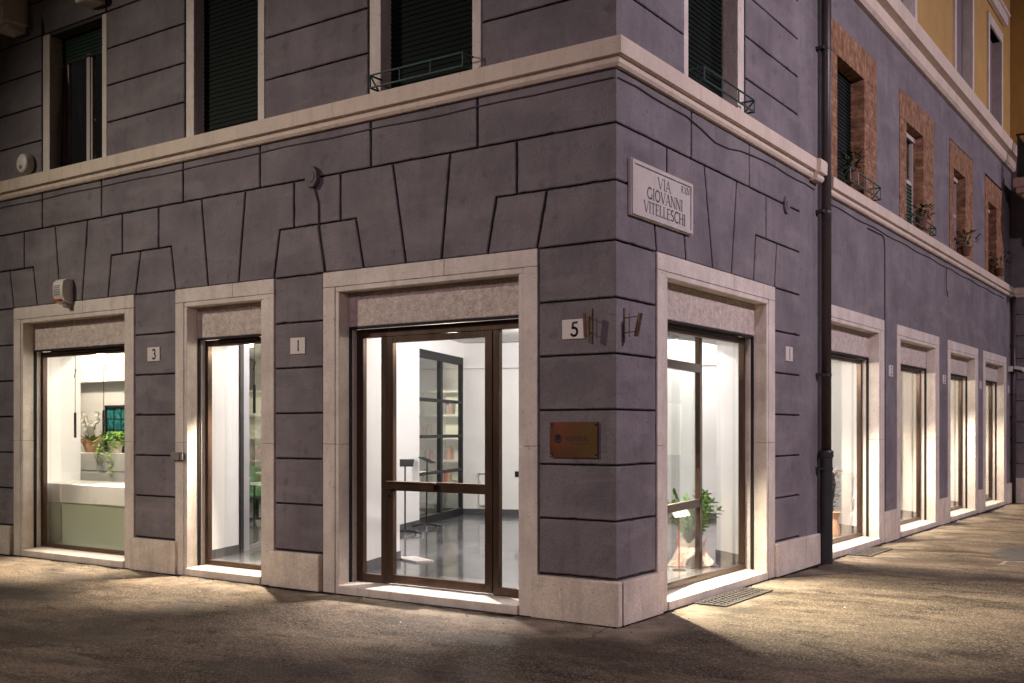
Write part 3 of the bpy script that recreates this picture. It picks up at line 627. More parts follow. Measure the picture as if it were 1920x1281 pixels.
m=MB(); frame_rect(m,'E',.78,1.78,4.95,6.28,.07,-.2,-.1); w=m.build('window',WOOD_W,EB); MB().box('E',.8,1.76,-.18,-.17,4.98,6.25).build('pane',GLASSG,w)
PINK=mat('pink_stone',(.46,.30,.27),.7,var=.1,bump=.2,streak=.3)
m=MB()
m.box('E',.22,3.5,0,1.10,6.86,7.06); m.box('E',.27,3.5,0,1.04,6.74,6.86); m.box('E',.36,3.5,0,.92,6.66,6.74)
m.face_prism('E',[(.42,6.05),(3.4,6.05),(3.4,6.66),(.42,6.66)],0,.80); m.face_prism('E',[(.62,5.82),(3.2,5.82),(3.2,6.05),(.62,6.05)],0,.62)
bal=m.build('balcony',PINK,EB,bevel=.015,seg=2)
m=MB(); x=.30
m.box('E',.27,3.5,.98,1.02,7.98,8.02); m.box('E',.27,3.5,.985,1.015,7.14,7.16)
m.box('E',.27,.30,.1,1.0,7.98,8.02)
while x<3.4: m.box('E',x,x+.018,.99,1.01,7.06,7.98); x+=.13
for k in range(7): m.box('E',.275,.293,.1+.13*k,.118+.13*k,7.06,7.98)
m.build('railing',DARK,bal)

# ------------------------------------------------------------------ drainpipes and small things on the walls
dp=thing('drainpipe',(.10,5.10,0),'brown drainpipe with a black cast iron foot between the rusticated and the smooth wall','drainpipe')
px_,py_=.095,5.145
MB().tube([(px_,py_,1.30),(px_,py_,TOPZ)],.061,20).build('pipe',PIPE,dp,smooth=True)
MB().tube([(px_,py_,-.02),(px_,py_,1.34)],.076,20).lathe((px_,py_,1.30),[(.076,0),(.088,.01),(.088,.07),(.080,.09)],20).build('cast_iron_foot',PIPE_B,dp,smooth=False)
for z in (1.15,2.3,4.3,6.3):
    m=MB(); m.lathe((px_,py_,z),[(.066 if z>1.3 else .082,0),(.066 if z>1.3 else .082,.03)],20); m.box('R',py_-.12,py_-.05,-.0,.10,z,z+.035); m.build('bracket',PIPE_B,dp)
d2=thing('drainpipe',(.10,18.2,0),'dark drainpipe in the inner corner at the far end of the right street front','drainpipe')
MB().tube([(.07,18.2,0),(.07,18.2,4.62)],.05,14).build('pipe',PIPE,d2,smooth=True)
for z in (.9,1.4,1.9,2.4,2.9,3.5): MB().lathe((.07,18.2,z),[(.062,0),(.062,.05)],14).build('bracket',PIPE_B,d2)

# street name sign
sg=thing('street_name_sign',(0,.82,3.73),'carved marble street name plaque reading VIA GIOVANNI VITELLESCHI on the corner','street sign')
A,B,z0,z1=.20,1.42,3.475,3.965
m=MB(); m.box('R',A,B,.002,.034,z0,z1); m.build('slab',SIGNST,sg,bevel=.004)
m=MB(); frame_rect(m,'R',A+.008,B-.008,z0+.008,z1-.008,.035,.034,.047); m.build('raised_border',SIGNST,sg,bevel=.004)
m=MB(); text(m,'R',.83,3.79,.0352,'VIA',.098,1.35,.04,1.15); text(m,'R',.85,3.668,.0354,'GIOVANNI',.100,1.22,.04,1.15); text(m,'R',.85,3.542,.0356,'VITELLESCHI',.100,1.20,.04,1.15); text(m,'R',1.27,3.84,.0358,'R.XIV',.064,1.0)
m.build('lettering',INK,sg,recalc=False)
# house number plates
def number(f,u0,u1,z0,z1,ch,h,label,xs=1.):
    c=((u0+u1)/2,(z0+z1)/2); t=thing('house_number_plate',W(f,c[0],0,c[1]),label,'house number')
    MB().box(f,u0,u1,.0,.012,z0,z1).build('plate',PLATE,t,bevel=.003)
    m=MB(); text(m,f,c[0]+.01,c[1]-h/2,.0125,ch,h,xs,0,1.45); m.build('numeral',INK,t,recalc=False)
number('L',-6.198,-5.972,2.437,2.60,'3',.11,'square white plate with the number 3 between the two left shop windows')
number('L',-3.845,-3.63,2.428,2.597,'I',.105,'square white plate with the numeral I on the pier left of the glass door')
number('L',-.526,-.298,2.424,2.592,'5',.115,'white plate with a bold 5 beside the brass lamp near the corner',1.05)
number('R',3.98,4.20,2.435,2.60,'I',.125,'white plate with the numeral I between the right corner window and the drainpipe')
number('R',8.28,8.49,2.43,2.60,'3',.12,'small white number plate right of the second window of the right street front')
number('R',11.70,11.90,2.44,2.60,'5',.12,'small white number plate right of the third window of the right street front')
number('R',14.83,15.03,2.45,2.61,'7',.12,'small white number plate between the two farthest shop windows on the right')
number('R',17.9,18.08,2.46,2.62,'9',.12,'white number plate beside the far end corner below the security camera')
# brass plaque
bp=thing('company_plaque',(-.41,0,1.56),'brass company plaque reading MONDIAL with a round globe emblem near the corner','plaque')
MB().box('L',-.648,-.168,.006,.020,1.405,1.712).build('plate',BRASS,bp,bevel=.002)
for x in (-.628,-.190):
    for z in (1.43,1.687): MB().lathe((x,-.020,z),[(.009,0),(.009,-.014),(.004,-.018)],10,'y').build('screw',CHROME,bp)
m=MB(); cx,cz,r=-.56,1.568,.038
for k in range(3): m.add([W('L',cx+x,.0205+.0002*k,cz+z) for x,z in arc(0,0,r*(1-.3*k),r,0,360,26)[:-1]]+[W('L',cx+x,.0205+.0002*k,cz+z) for x,z in arc(0,0,r*(1-.3*k)-.005,r-.005,0,360,26)[:-1]],[(i,(i+1)%26,26+(i+1)%26,26+i) for i in range(26)])
for a in (-50,-10,30): m.add([W('L',cx+x,.0211,cz+z) for x,z in arc(0,0,r*.98,r*.98,a+90,a+112,4)+arc(0,0,r*.35,r*.35,a+300,a+270,4)],[tuple(range(10))])
m.build('emblem',mat('dark_blue_enamel',(.008,.012,.045),.3),bp,recalc=False)
m=MB(); text(m,'L',-.365,1.548,.0205,'MONDIAL',.040,1.0,.06); 
for k in range(9): m.box('L',-.43+.018*k,-.43+.018*k+.006,.020,.0204,1.522,1.534)
m.build('lettering',INK,bp,recalc=False)
# brass wall lamps (unlit)
def wall_lamp(name,base,label):
    t=thing(name,base,label,'wall lamp','unlit brass lamps by the corner'); return t
t=wall_lamp('wall_lamp',(-.235,0,2.53),'unlit rusty brass wall lamp on the left face beside number 5')
MB().box('L',-.246,-.226,.0,.010,2.375,2.675).build('back_plate',RUST,t,bevel=.002)
m=MB()
for z in (2.465,2.59): m.tube([(-.236,-.01,z),(-.236,-.105,z+.008)],.004)
m.tube([(-.236,-.04,2.44),(-.236,-.04,2.62)],.004); m.build('arm',RUST,t)
MB().tube([(-.236,-.095,2.425),(-.236,-.115,2.625)],.021,14).build('lamp_tube',RUST,t)
t=wall_lamp('wall_lamp',(0,.145,2.53),'unlit brass wall lamp with tilted tube on the right face of the corner')
MB().box('R',.122,.144,.0,.010,2.385,2.675).build('back_plate',RUST,t,bevel=.002)
m=MB()
for z in (2.465,2.59): m.tube([(.01,.133,z),(.125,.135,z+.01)],.004)
m.tube([(.05,.133,2.43),(.05,.133,2.63)],.004); m.build('arm',RUST,t)
MB().tube([(.115,.137,2.43),(.155,.139,2.625)],.021,14).build('lamp_tube',RUST,t)
# alarm siren above left window
t=thing('alarm_siren',(-7.76,0,3.33),'white alarm siren with an orange strip over the leftmost shop window','alarm')
m=MB(); prof=[(0,.0),(.06,.0),(.12,.03),(.15,.10),(.155,.20),(.145,.27),(.10,.305),(0,.31)]
vs=[W('L',u,d,3.205+z) for u in (-7.875,-7.665) for d,z in prof]; nn=len(prof)
m.add(vs,[tuple(range(nn)),tuple(range(nn,2*nn))]+[(i,(i+1)%nn,nn+(i+1)%nn,nn+i) for i in range(nn)]); m.build('body',PLASTIC,t,bevel=.012,seg=3)
m=MB(); [m.box('L',-7.85,-7.72,.150,.158,3.31+.022*k,3.320+.022*k) for k in range(6)]; m.build('grille',PLASTIC_G,t)
MB().box('L',-7.86,-7.71,.10,.157,3.232,3.262).build('light_strip',ORANGE,t,bevel=.006)
MB().box('L',-7.75,-7.67,.0,.10,3.16,3.21).build('base',PLASTIC_G,t,bevel=.008)
# sensor dome on the cornice at far left
t=thing('sensor_housing',(-8.62,0,5.06),'rounded beige sensor housing standing on the cornice at far left','sensor')
MB().lathe((-8.62,-.005,5.07),[(.13,0),(.135,-.05),(.12,-.11),(.06,-.125)],20,'y').build('body',PLASTIC,t,smooth=False,bevel=.01)
MB().lathe((-8.62,-.125,5.02),[(.028,0),(.026,-.01)],14,'y').build('lens',PLASTIC_G,t)
# junction boxes
def octobox(f,u,z,r,d,lab,m_):
    t=thing('junction_box',W(f,u,0,z),lab,'junction box')
    MB().face_prism(f,[(u+r*math.cos(R_(22+45*k))*.9,z+r*math.sin(R_(22+45*k))*1.15) for k in range(8)],0,d).build('body',m_,t,bevel=.006)
    MB().face_prism(f,[(u+r*.6*math.cos(R_(45*k)),z+r*.6*math.sin(R_(45*k))) for k in range(8)],d,d+.008).build('lid',m_,t)
    return t
octobox('L',-3.505,4.22,.10,.06,'painted octagonal junction box with a cable above the glass door',PLASTER)
octobox('R',3.99,4.215,.09,.03,'flat painted junction box right of the street name sign',PLASTER)
t=thing('intercom_box',(-5.60,0,1.35),'small grey metal box screwed to the left jamb of the second window','switch box')
MB().box('L',-5.715,-5.565,.012,.06,1.302,1.39).build('body',PLASTIC_G,t,bevel=.005); MB().box('L',-5.555,-5.525,.012,.055,1.305,1.388).build('side_cover',PLASTIC_G,t,bevel=.004)
# cables
def cable(name,pts,r,label):
    return solo(MB().tube(pts,r,6),name,CABLE,label,'cable')
pts=[(-12,-.006,4.585)]+[(-12+i*.35,-.008,4.59+.006*math.sin(i*1.7)+.004*math.sin(i*.6)) for i in range(1,34)]+[(-.02,-.01,4.595)]
cable('wall_cable',pts,.0065,'thin cable clipped below the cornice along the left street front')
pts=[(.008,.02,4.595)]+[(.010,.02+i*.33,4.60+.008*math.sin(i*1.9)-(.10*math.exp(-((i-6.5)/1.6)**2))-.006*i*.3) for i in range(1,16)]
cable('wall_cable',pts,.0065,'thin sagging cable below the cornice above the street name sign')
pts=[(.010,5.55+i*.33,4.50+.01*math.sin(i*1.3)) for i in range(0,37)]
cable('wall_cable',pts,.006,'thin cable below the cornice of the smooth right wing')
cable('wall_cable',[(-3.50,-.02,4.13),(-3.44,-.01,3.95),(-3.435,-.012,3.70),(-3.41,-.012,3.55),(-3.37,-.012,3.36),(-3.36,-.014,3.25)],.009,'short dark cable running down from the junction box to the door surround')
cable('wall_cable',[(.012,7.2,4.45),(.012,7.9,4.46),(.012,8.02,4.42),(.012,8.05,4.3),(.012,8.055,2.0),(.012,8.06,.4)],.008,'dark cable dropping down the smooth wall beside the second right window')
cable('wall_cable',[(.01,12.0,4.5),(.02,11.9,4.35),(.03,11.85,4.15),(.03,11.95,3.98),(.02,12.0,4.08)],.008,'loose curled cable end hanging below the cornice of the right wing')
# camera at far corner
t=thing('security_camera',(.05,18.0,3.0),'small dark security camera on a pale box near the far right corner','security camera')
MB().box('R',17.93,18.05,0,.09,2.93,3.05).build('junction',PLASTIC,t,bevel=.006)
MB().tube([(.12,18.02,2.98),(.30,17.95,2.93)],.045,12).build('body',DARK,t,smooth=False); MB().tube([(.13,18.02,3.01),(.33,17.94,2.965)],.05,12).build('hood',PLASTIC,t)
# green planter rails
def planter(f,u0,u1,label,zb=4.925,d=.14,h=.135):
    t=thing('window_railing',W(f,(u0+u1)/2,0,zb),label,'railing','green iron window rails above the cornice')
    m=MB(); r=.010
    for z in (zb+.015,zb+h):
        m.tube([W(f,u0,-.02,z),W(f,u0,d,z),W(f,u1,d,z),W(f,u1,-.02,z)],r,6)
    k=max(3,int((u1-u0)/.33))
    for i in range(k+1):
        u=u0+(u1-u0)*i/k; m.tube([W(f,u,d,zb+.015),W(f,u,d,zb+h)],r*.9,6)
    m.tube([W(f,u0,.02,zb+.015),W(f,u0,d,zb+h)],r*.8,6); m.tube([W(f,u1,.02,zb+.015),W(f,u1,d,zb+h)],r*.8,6)
    m.build('rails',GREENR,t)
planter('L',-2.62,-1.50,'green iron rail under the dark upper window left of the corner')
planter('R',1.45,2.70,'green iron rail under the upper window right of the corner')
planter('R',5.9,7.30,'green iron rail with a flower pot under the nearest brick framed window',4.83,.16,.18)
planter('R',9.2,10.6,'green iron rail under the second brick framed window',4.83,.14)

def leaf(mb,p,d,up,l,w):
    """one pointed leaf from p along d"""
    d=Vector(d).normalized(); s=d.cross(Vector(up)); s=s.normalized() if s.length>1e-4 else d.orthogonal().normalized(); nrm=s.cross(d)
    p=Vector(p); a=p+d*l*.3+s*w*.5+nrm*w*.12; b=p+d*l*.3-s*w*.5+nrm*w*.12; c=p+d*l*.7+s*w*.42; e=p+d*l*.7-s*w*.42; tip=p+d*l-nrm*w*.15; m1=p+d*l*.35-nrm*w*.05; m2=p+d*l*.7-nrm*w*.08
    mb.add([p,a,m1,b,c,m2,e,tip],[(0,1,2),(0,2,3),(1,4,5,2),(3,2,5,6),(4,7,5),(6,5,7)])
def bushy(mb,c,r,h,n,l,w,droop=.0,seed=1):
    q=random.Random(seed)
    for _ in range(n):
        a=q.uniform(0,6.283); rr=r*math.sqrt(q.random()); z=q.random()*h
        p=(c[0]+rr*math.cos(a),c[1]+rr*math.sin(a),c[2]+z)
        leaf(mb,p,(math.cos(a)+q.uniform(-.6,.6),math.sin(a)+q.uniform(-.6,.6),q.uniform(-.3,.9)-droop),(0,0,1),l*q.uniform(.6,1.2),w*q.uniform(.7,1.2))
def potted(c,r,h,label,seed,pr=.10,ph=.16,mat_=LEAF_D,n=90):
    t=thing('potted_plant',c,label,'potted plant')
    MB().lathe(c,[(pr*.7,0),(pr,ph),(pr*1.05,ph),(pr*1.05,ph-.02),(pr*.9,ph-.02)],18).build('pot',TERRA,t)
    m=MB(); bushy(m,(c[0],c[1],c[2]+ph),r,h,n,.10,.035,seed=seed); m.build('foliage',mat_,t,recalc=False)
    m=MB(); q=random.Random(seed)
    for k in range(7): 
        a=q.uniform(0,6.28); m.tube([(c[0],c[1],c[2]+ph-.04),(c[0]+r*.5*math.cos(a),c[1]+r*.5*math.sin(a),c[2]+ph+h*.8)],.004,5)
    m.build('stem',STEM,t)
potted((.10,6.15,4.87),.16,.26,'dark leafy plant in a terracotta pot on the nearest brick framed window sill',3)
potted((.10,9.8,4.85),.16,.16,'low dark plant in a pot on the second brick framed window sill',4,n=70)
potted((.10,13.1,4.85),.20,.30,'dark potted plant on the third brick framed window sill',5)
potted((.12,16.3,4.85),.26,.30,'trailing spiky plant on the farthest brick framed window sill',6,n=120)
potted((.62,17.45,7.06),.18,1.1,'tall thin plant behind the black balcony railing at upper right',8,n=60)

# floor grates in the pavement
def grate(x0,x1,y0,y1,label):
    t=thing('pavement_grate',((x0+x1)/2,(y0+y1)/2,0),label,'grate','cast iron grates in the pavement')
    MB().xbox(x0+.01,x1-.01,y0+.01,y1-.01,.002,.004).build('pit',PIT,t)
    m=MB(); m.xbox(x0,x1,y0,y0+.03,.002,.014); m.xbox(x0,x1,y1-.03,y1,.002,.014); m.xbox(x0,x0+.03,y0+.03,y1-.03,.002,.014); m.xbox(x1-.03,x1,y0+.03,y1-.03,.002,.014)
    nx=6; ny=int((y1-y0)/.085)
    for i in range(1,nx): x=x0+(x1-x0)*i/nx; m.xbox(x-.009,x+.009,y0+.03,y1-.03,.003,.013)
    for j in range(1,ny):
        y=y0+(y1-y0)*j/ny
        for i in range(nx):
            a=x0+.03+(x1-x0-.06)*i/nx; sh=.018 if i%2 else -.018
            m.xbox(a,a+(x1-x0-.06)/nx,y+sh-.012,y+sh+.012,.0035,.0125)
    m.build('bars',IRON,t)
grate(.04,.37,1.42,2.62,'perforated iron grate in the pavement below the right corner window')
grate(.05,.35,6.15,7.2,'smaller iron grate in the pavement right of the drainpipe')

# grime gathered in the joint between wall and pavement
GRIME=mat('grime',(.022,.018,.015),.95,spec=.05,var=.4,scale=20,bump=.6)
def grime(f,u0,u1,d0,seed):
    q=random.Random(seed); m=MB(); n=int((u1-u0)/.05); a=[]; b=[]
    w_=.03
    for i in range(n+1):
        u=u0+(u1-u0)*i/n; w_=min(.11,max(.018,w_+q.uniform(-.02,.02))); a.append(W(f,u,d0-.03,.005)); b.append(W(f,u,d0+w_,.005))
    m.v=a+b; m.f=[(i,i+1,n+2+i,n+1+i) for i in range(n)]
    struct(m,'pavement_joint',GRIME,recalc=False)
grime('L',-12.4,-8.76,.045,1); grime('L',-8.76,-6.64,.022,2); grime('L',-6.64,-5.5,.045,3); grime('L',-5.5,-4.29,.022,4); grime('L',-4.29,-3.16,.045,5); grime('L',-3.16,-.985,.022,6); grime('L',-.985,.05,.045,7)
grime('R',-.05,.955,.045,8); grime('R',.955,3.4,.022,9); grime('R',3.4,5.5,.045,10); grime('R',5.5,7.78,.022,11); grime('R',7.78,18.2,.045,12)
# litter, gum spots and small stones lying on the pavement
GUM=mat('old_chewing_gum',(.035,.032,.030),.8,var=.2)
q=random.Random(77); m=MB()
for _ in range(70):
    x,y=(q.uniform(-9,1.5),q.uniform(-4.5,-.2)) if q.random()<.5 else (q.uniform(.2,3.2),q.uniform(-3,14)); r=q.uniform(.008,.022)
    m.add([(x+r*math.cos(a)*q.uniform(.7,1.2),y+r*math.sin(a)*q.uniform(.7,1.2),.004) for a in [2*math.pi*i/9 for i in range(9)]],[tuple(range(9))])
tag(m.build('gum_spots',GUM,recalc=False),kind='stuff')
q=random.Random(78); m=MB()
for _ in range(420):
    if q.random()<.6: x,y=q.uniform(-9,.3),-.05-abs(q.gauss(0,.22))
    else: x,y=.05+abs(q.gauss(0,.3)),q.uniform(-.2,12)
    r=q.uniform(.003,.010); m.lathe((x,y,0),[(r*.8,0),(r,r*.4),(r*.4,r)],5)
tag(m.build('grit',mat('grit',(.22,.18,.14),.8,var=.5,scale=60)),kind='stuff')
# cigarette ends
for i,(x,y,a,lb) in enumerate(((-5.9,-.55,.4,'cigarette end on the pavement in front of the pier left of the second window'),(-1.6,-.9,1.7,'cigarette end on the pavement in front of the glass door'),(1.3,2.0,2.4,'cigarette end on the pavement near the iron grate'))):
    tag(MB().tube([(x,y,.006),(x+.028*math.cos(a),y+.028*math.sin(a),.006)],.004,6).build('cigarette_end',PAPERP),lb,'cigarette end')

# the buildings across both streets (behind the photographer; their glowing windows and pink strip are added to reflect in glass and brass)
LITW=mat('added_window_glow',(.8,.7,.5),.5,emit=(1,.80,.50,.30)); LITP=mat('added_pink_glow',(.8,.3,.4),.5,emit=(1,.36,.48,.9)); LITB=mat('added_blue_glow',(.3,.5,.9),.5,emit=(.45,.65,1.0,5.0))
OBW=mat('ochre_plaster',(.20,.14,.10),.85,var=.15,scale=1.5)
q=random.Random(9)
ob=thing('opposite_building',(-22,-16,0),'ochre building with added glowing windows across the left street','building')
m=MB(); m.xbox(-50,2,-22,-16,0,16); m.build('wall',OBW,ob)
for k in range(24):
    x=-48+2.1*k; z=q.choice((1.0,5.2,8.8)) if k not in (17,18,19) else 8.8
    MB().xbox(x,x+1.1,-16.0,-15.93,z,z+1.9).build('window',LITW if q.random()<.5 else DARK,ob)
MB().xbox(-10.55,-10.38,-15.9,-15.8,.7,3.0).build('added_glow_strip',LITP,ob); MB().xbox(-9.50,-9.1,-15.9,-15.85,.4,2.6).build('window',LITW,ob)  # glowing strip and window added for the brass plaque to reflect
ob2=thing('opposite_building',(16,20,0),'ochre building with added glowing shopfronts across the right street','building')
m=MB(); m.xbox(14.5,20,-2,55,0,16); m.build('wall',OBW,ob2)
for k in range(20):
    y=0+2.6*k; z=q.choice((.6,.6,5.0)); MB().xbox(14.42,14.5,y,y+1.5,z,z+2.1).build('window',LITB if k in (6,11) else (LITW if q.random()<.6 else DARK),ob2)

# ------------------------------------------------------------------ interior: floor, ceilings, walls
FZ=.115
struct(MB().poly_prism([(-14,.30),(-.30,.30),(-.30,18.0),(-14,18.0)],-.02,FZ),'interior_floor',FLOOR)
struct(MB().poly_prism([(-14,.31),(-.31,.31),(-.31,18.0),(-14,18.0)],3.2,3.35),'interior_ceiling',CEIL)
m=MB(); m.xbox(-12.4,-1.2,.301,1.2,2.72,3.199); m.xbox(-1.2,-.301,.301,18.0,2.72,3.198)
struct(m,'interior_bulkhead',CEIL)
def wallp(pts,skirt=True,m_=WHITE,zt=3.19,name='interior_wall'):
    o=struct(MB().poly_prism(pts,FZ-.01,zt),name,m_)
    if skirt:
        n=len(pts); cx=sum(p[0] for p in pts)/n; cy=sum(p[1] for p in pts)/n
        ar=sum(pts[i][0]*pts[(i+1)%n][1]-pts[(i+1)%n][0]*pts[i][1] for i in range(n))
        P=pts if ar>0 else pts[::-1]; out=[]
        for i in range(n):
            a,b,c=P[i-1],P[i],P[(i+1)%n]; e1=Vector((b[0]-a[0],b[1]-a[1])).normalized(); e2=Vector((c[0]-b[0],c[1]-b[1])).normalized()
            n1=Vector((e1.y,-e1.x)); n2=Vector((e2.y,-e2.x)); k=(n1+n2); k=k/max(.3,k.length_squared)*2*.012; out.append((b[0]+k.x,b[1]+k.y))
        o2=struct(MB().poly_prism(out,FZ-.005,FZ+.105),'interior_skirting',SKIRT)
    return o
DB=20.0; dx,dy=-math.sin(R_(DB)),math.cos(R_(DB)); ex,ey=dy,-dx
# pier between second window and door, with splayed side facing the door
wallp([(-4.10,.302),(-3.42,.302),(-3.50,.75),(-3.86,1.75),(-4.25,1.75)])
wallp([(-6.62,.302),(-5.66,.302),(-5.97,1.18),(-6.62,1.18)])
wallp([(-9.9,.302),(-8.83,.302),(-9.48,1.30),(-9.9,1.30)],skirt=False)
wallp([(-.80,.302),(-.302,.302),(-.302,.80),(-.80,.80)])
# partition line B
Bs=(-6.08,4.30); 
def PB(t,o=0): return (Bs[0]+dx*t+ex*o, Bs[1]+dy*t+ey*o)
GS,GE=.98,3.40
def pbox(t0,t1,o0,o1): return [PB(t0,o0),PB(t0,o1),PB(t1,o1),PB(t1,o0)]
wallp(pbox(0,GS,-.12,0))
MBp=MB().poly_prism(pbox(GS,GE,-.12,0),2.93,3.19); struct(MBp,'interior_wall',WHITE)
# black post at the partition's near end
pp=thing('door_post',(PB(-.06)[0],PB(-.06)[1],FZ),'tall dark metal post seen through the glass door beside the white wall','post')
MB().poly_prism(pbox(-.10,-.002,-.16,.02),FZ,2.88).build('post',BLACKM,pp,bevel=.004)
# glazed partition: frame and panes
gp=thing('glass_partition',(PB(GS)[0],PB(GS)[1],FZ),'black framed glass partition grid inside the shop seen through the door','glass partition')
m=MB(); fw=.09; o0,o1=-.09,-.02
m.poly_prism(pbox(GS,GS+fw*.5,o0,o1),FZ,2.93); m.poly_prism(pbox(GE-fw,GE,o0,o1),FZ,2.93); mid=(GS+GE)/2-.02
m.poly_prism(pbox(mid-.06,mid+.06,o0,o1),FZ,2.93)
m.poly_prism(pbox(GS,GE,o0-.001,o1+.001),FZ,FZ+.13); m.poly_prism(pbox(GS,GE,o0-.001,o1+.001),2.80,2.93)
for z in (.93,1.53,2.13): m.poly_prism(pbox(GS,GE,o0+.004,o1-.004),z-.028,z+.028)
m.build('frame',BLACKM,gp,bevel=.004)
MB().poly_prism(pbox(GS,GE,-.058,-.052),FZ,2.9).build('pane',GLASSG,gp)
# back wall of the hall, perpendicular to the partition
Ce=PB(GE+.05); 
def BWp(s,o): return (Ce[0]+ex*s+dx*o, Ce[1]+ey*s+dy*o)
wallp([BWp(-.1,0),BWp(6.5,0),BWp(6.5,.15),BWp(-.1,.15)])
struct(MB().poly_prism([BWp(0,-.10),BWp(6.5,-.10),BWp(6.5,-.002),BWp(0,-.002)],2.74,3.19),'interior_bulkhead',WHITE)
sw=thing('wall_socket',(*BWp(1.08,-.01),1.0),'dark rectangular wall socket on the white back wall behind the glass door','wall socket')
MB().poly_prism([BWp(.93,-.015),BWp(1.12,-.015),BWp(1.12,-.001),BWp(.93,-.001)],.80,.90).build('plate',BLACKM,sw)
rd=thing('wall_heater',(*BWp(.4,-.05),.3),'flat white heater on the back wall behind the glass door','heater')
MB().poly_prism([BWp(.28,-.07),BWp(.62,-.07),BWp(.62,-.001),BWp(.28,-.001)],.28,.84).build('panel',WHITE,rd,bevel=.01); MB().poly_prism([BWp(.26,-.08),BWp(.64,-.08),BWp(.64,-.001),BWp(.26,-.001)],.842,.862).build('grille',PLASTIC_G,rd)
# shelf wall of the back office
def SH(s,o): return (-10.45+ex*s+dx*o, 9.35+ey*s+dy*o)
wallp([(-13.2,10.2),(-9.0,11.3),(-9.0,11.45),(-13.2,10.4)],skirt=False)
sh=thing('bookshelf',(*SH(0,0),FZ),'white grid bookshelf with books behind the glass partition','bookshelf')
m=MB(); zs=[FZ,.50,.97,1.44,1.92,2.42]; 
for z in zs: m.poly_prism([SH(0,0),SH(3.4,0),SH(3.4,.38),SH(0,.38)],z,z+.04)
for k in range(8): 
    s=k*.48; m.poly_prism([SH(s,.002),SH(s+.035,.002),SH(s+.035,.378),SH(s,.378)],FZ,2.46)
m.poly_prism([SH(0,.36),SH(3.4,.36),SH(3.4,.381),SH(0,.381)],FZ,2.46)
m.build('shelf',SHELFW,sh)
q=random.Random(5); nb=0
for k in range(7):
    for r in range(1,5):
        if q.random()<.45: continue
        s=k*.48+.05+q.random()*.08; cnt=q.randint(2,5)
        for c in range(cnt):
            h=q.uniform(.18,.30); wd=q.uniform(.022,.045)
            if s+wd>k*.48+.46: break
            o=MB().poly_prism([SH(s,.10),SH(s+wd,.10),SH(s+wd,.30),SH(s,.30)],zs[r]+.041,zs[r]+.041+h).build('book',q.choice(BOOKS))
            tag(o,'%s book, %s in the %s compartment of the %s shelf from the floor'%(dict(zip([b_.name for b_ in BOOKS],('black','brown','red','beige','navy','orange')))[o.data.materials[0].name],('first','second','third','fourth','fifth')[c],('first','second','third','fourth','fifth','sixth','seventh')[k],('lowest','second','third','fourth')[r-1]),'book','books on the white shelf'); s+=wd+.004; nb+=1
# office furniture behind the partition
def vase(c,prof,m_,name,label,cat): return solo(MB().lathe(c,prof,18),name,m_,label,cat,smooth=False)
tb=thing('round_table',(-8.35,7.3,FZ),'white round table behind the glass partition','table')
MB().lathe((-8.35,7.3,FZ),[(.62,.70),(.64,.715),(.64,.735),(.60,.74)],36).build('tabletop',COUNTER,tb); MB().lathe((-8.35,7.3,FZ),[(.28,0),(.26,.02),(.04,.04),(.035,.70)],20).build('pedestal',COUNTER,tb)
ch=thing('shell_chair',(-8.2,6.45,FZ),'grey shell chair tucked to the white round table','chair')
def shell(c,r,zb,h,m_,parent,open_a,name='seat_shell'):
    m=MB(); n=22
    for i in range(9):
        z=zb+h*i/8; rr=r*(.55+.45*min(1,i/3))
        for k in range(n+1):
            a=open_a+R_(65)+(2*math.pi-R_(130))*k/n; m.v.append((c[0]+rr*math.cos(a),c[1]+rr*math.sin(a),z-(.10*(i/8)*abs(math.sin((k/n-.5)*3.1)))))
    for i in range(8):
        for k in range(n): m.f.append((i*(n+1)+k,i*(n+1)+k+1,(i+1)*(n+1)+k+1,(i+1)*(n+1)+k))
    o=m.build(name,m_,parent,recalc=False,smooth=True); s=o.modifiers.new('s','SOLIDIFY'); s.thickness=.025
    MB().lathe((c[0],c[1],zb),[(r*.3,-.02),(r*.85,.02),(r*.88,.05),(r*.6,.07)],20).build('seat',m_,parent,smooth=True)
shell((-8.2,6.45),.27,FZ+.42,.42,CHAIRGY,ch,R_(100))
m=MB()
for a in (45,135,225,315): m.tube([(-8.2+.08*math.cos(R_(a)),6.45+.08*math.sin(R_(a)),FZ+.42),(-8.2+.27*math.cos(R_(a)),6.45+.27*math.sin(R_(a)),FZ)],.012)
m.build('leg',BLACKM,ch)
bb=thing('bean_bag',(-7.95,8.1,FZ),'dark green bag slumped beside the far end of the glass partition','bean bag')
MB().lathe((-7.95,8.1,FZ),[(.22,0),(.36,.05),(.40,.16),(.34,.32),(.22,.46),(.10,.55),(.03,.58)],18).build('body',CHAIRD,bb,smooth=True)
m=MB().poly_prism([SH(1.9,-.3),SH(2.0,-.3),SH(2.0,-.2),SH(1.9,-.2)],FZ,.9)
og=thing('floor_lamp',(*SH(1.95,-.4),FZ),'orange standing lamp among the shelves behind the partition','floor lamp')
c=SH(1.95,-.4); MB().tube([(c[0],c[1],FZ),(c[0],c[1],1.25),(c[0]-.02,c[1],1.32),(c[0]-.14,c[1],1.35)],.03,8).build('stem',BOOKS[5],og); MB().lathe((c[0],c[1],FZ),[(.12,0),(.12,.03),(.03,.04)],16).build('base',BOOKS[5],og)
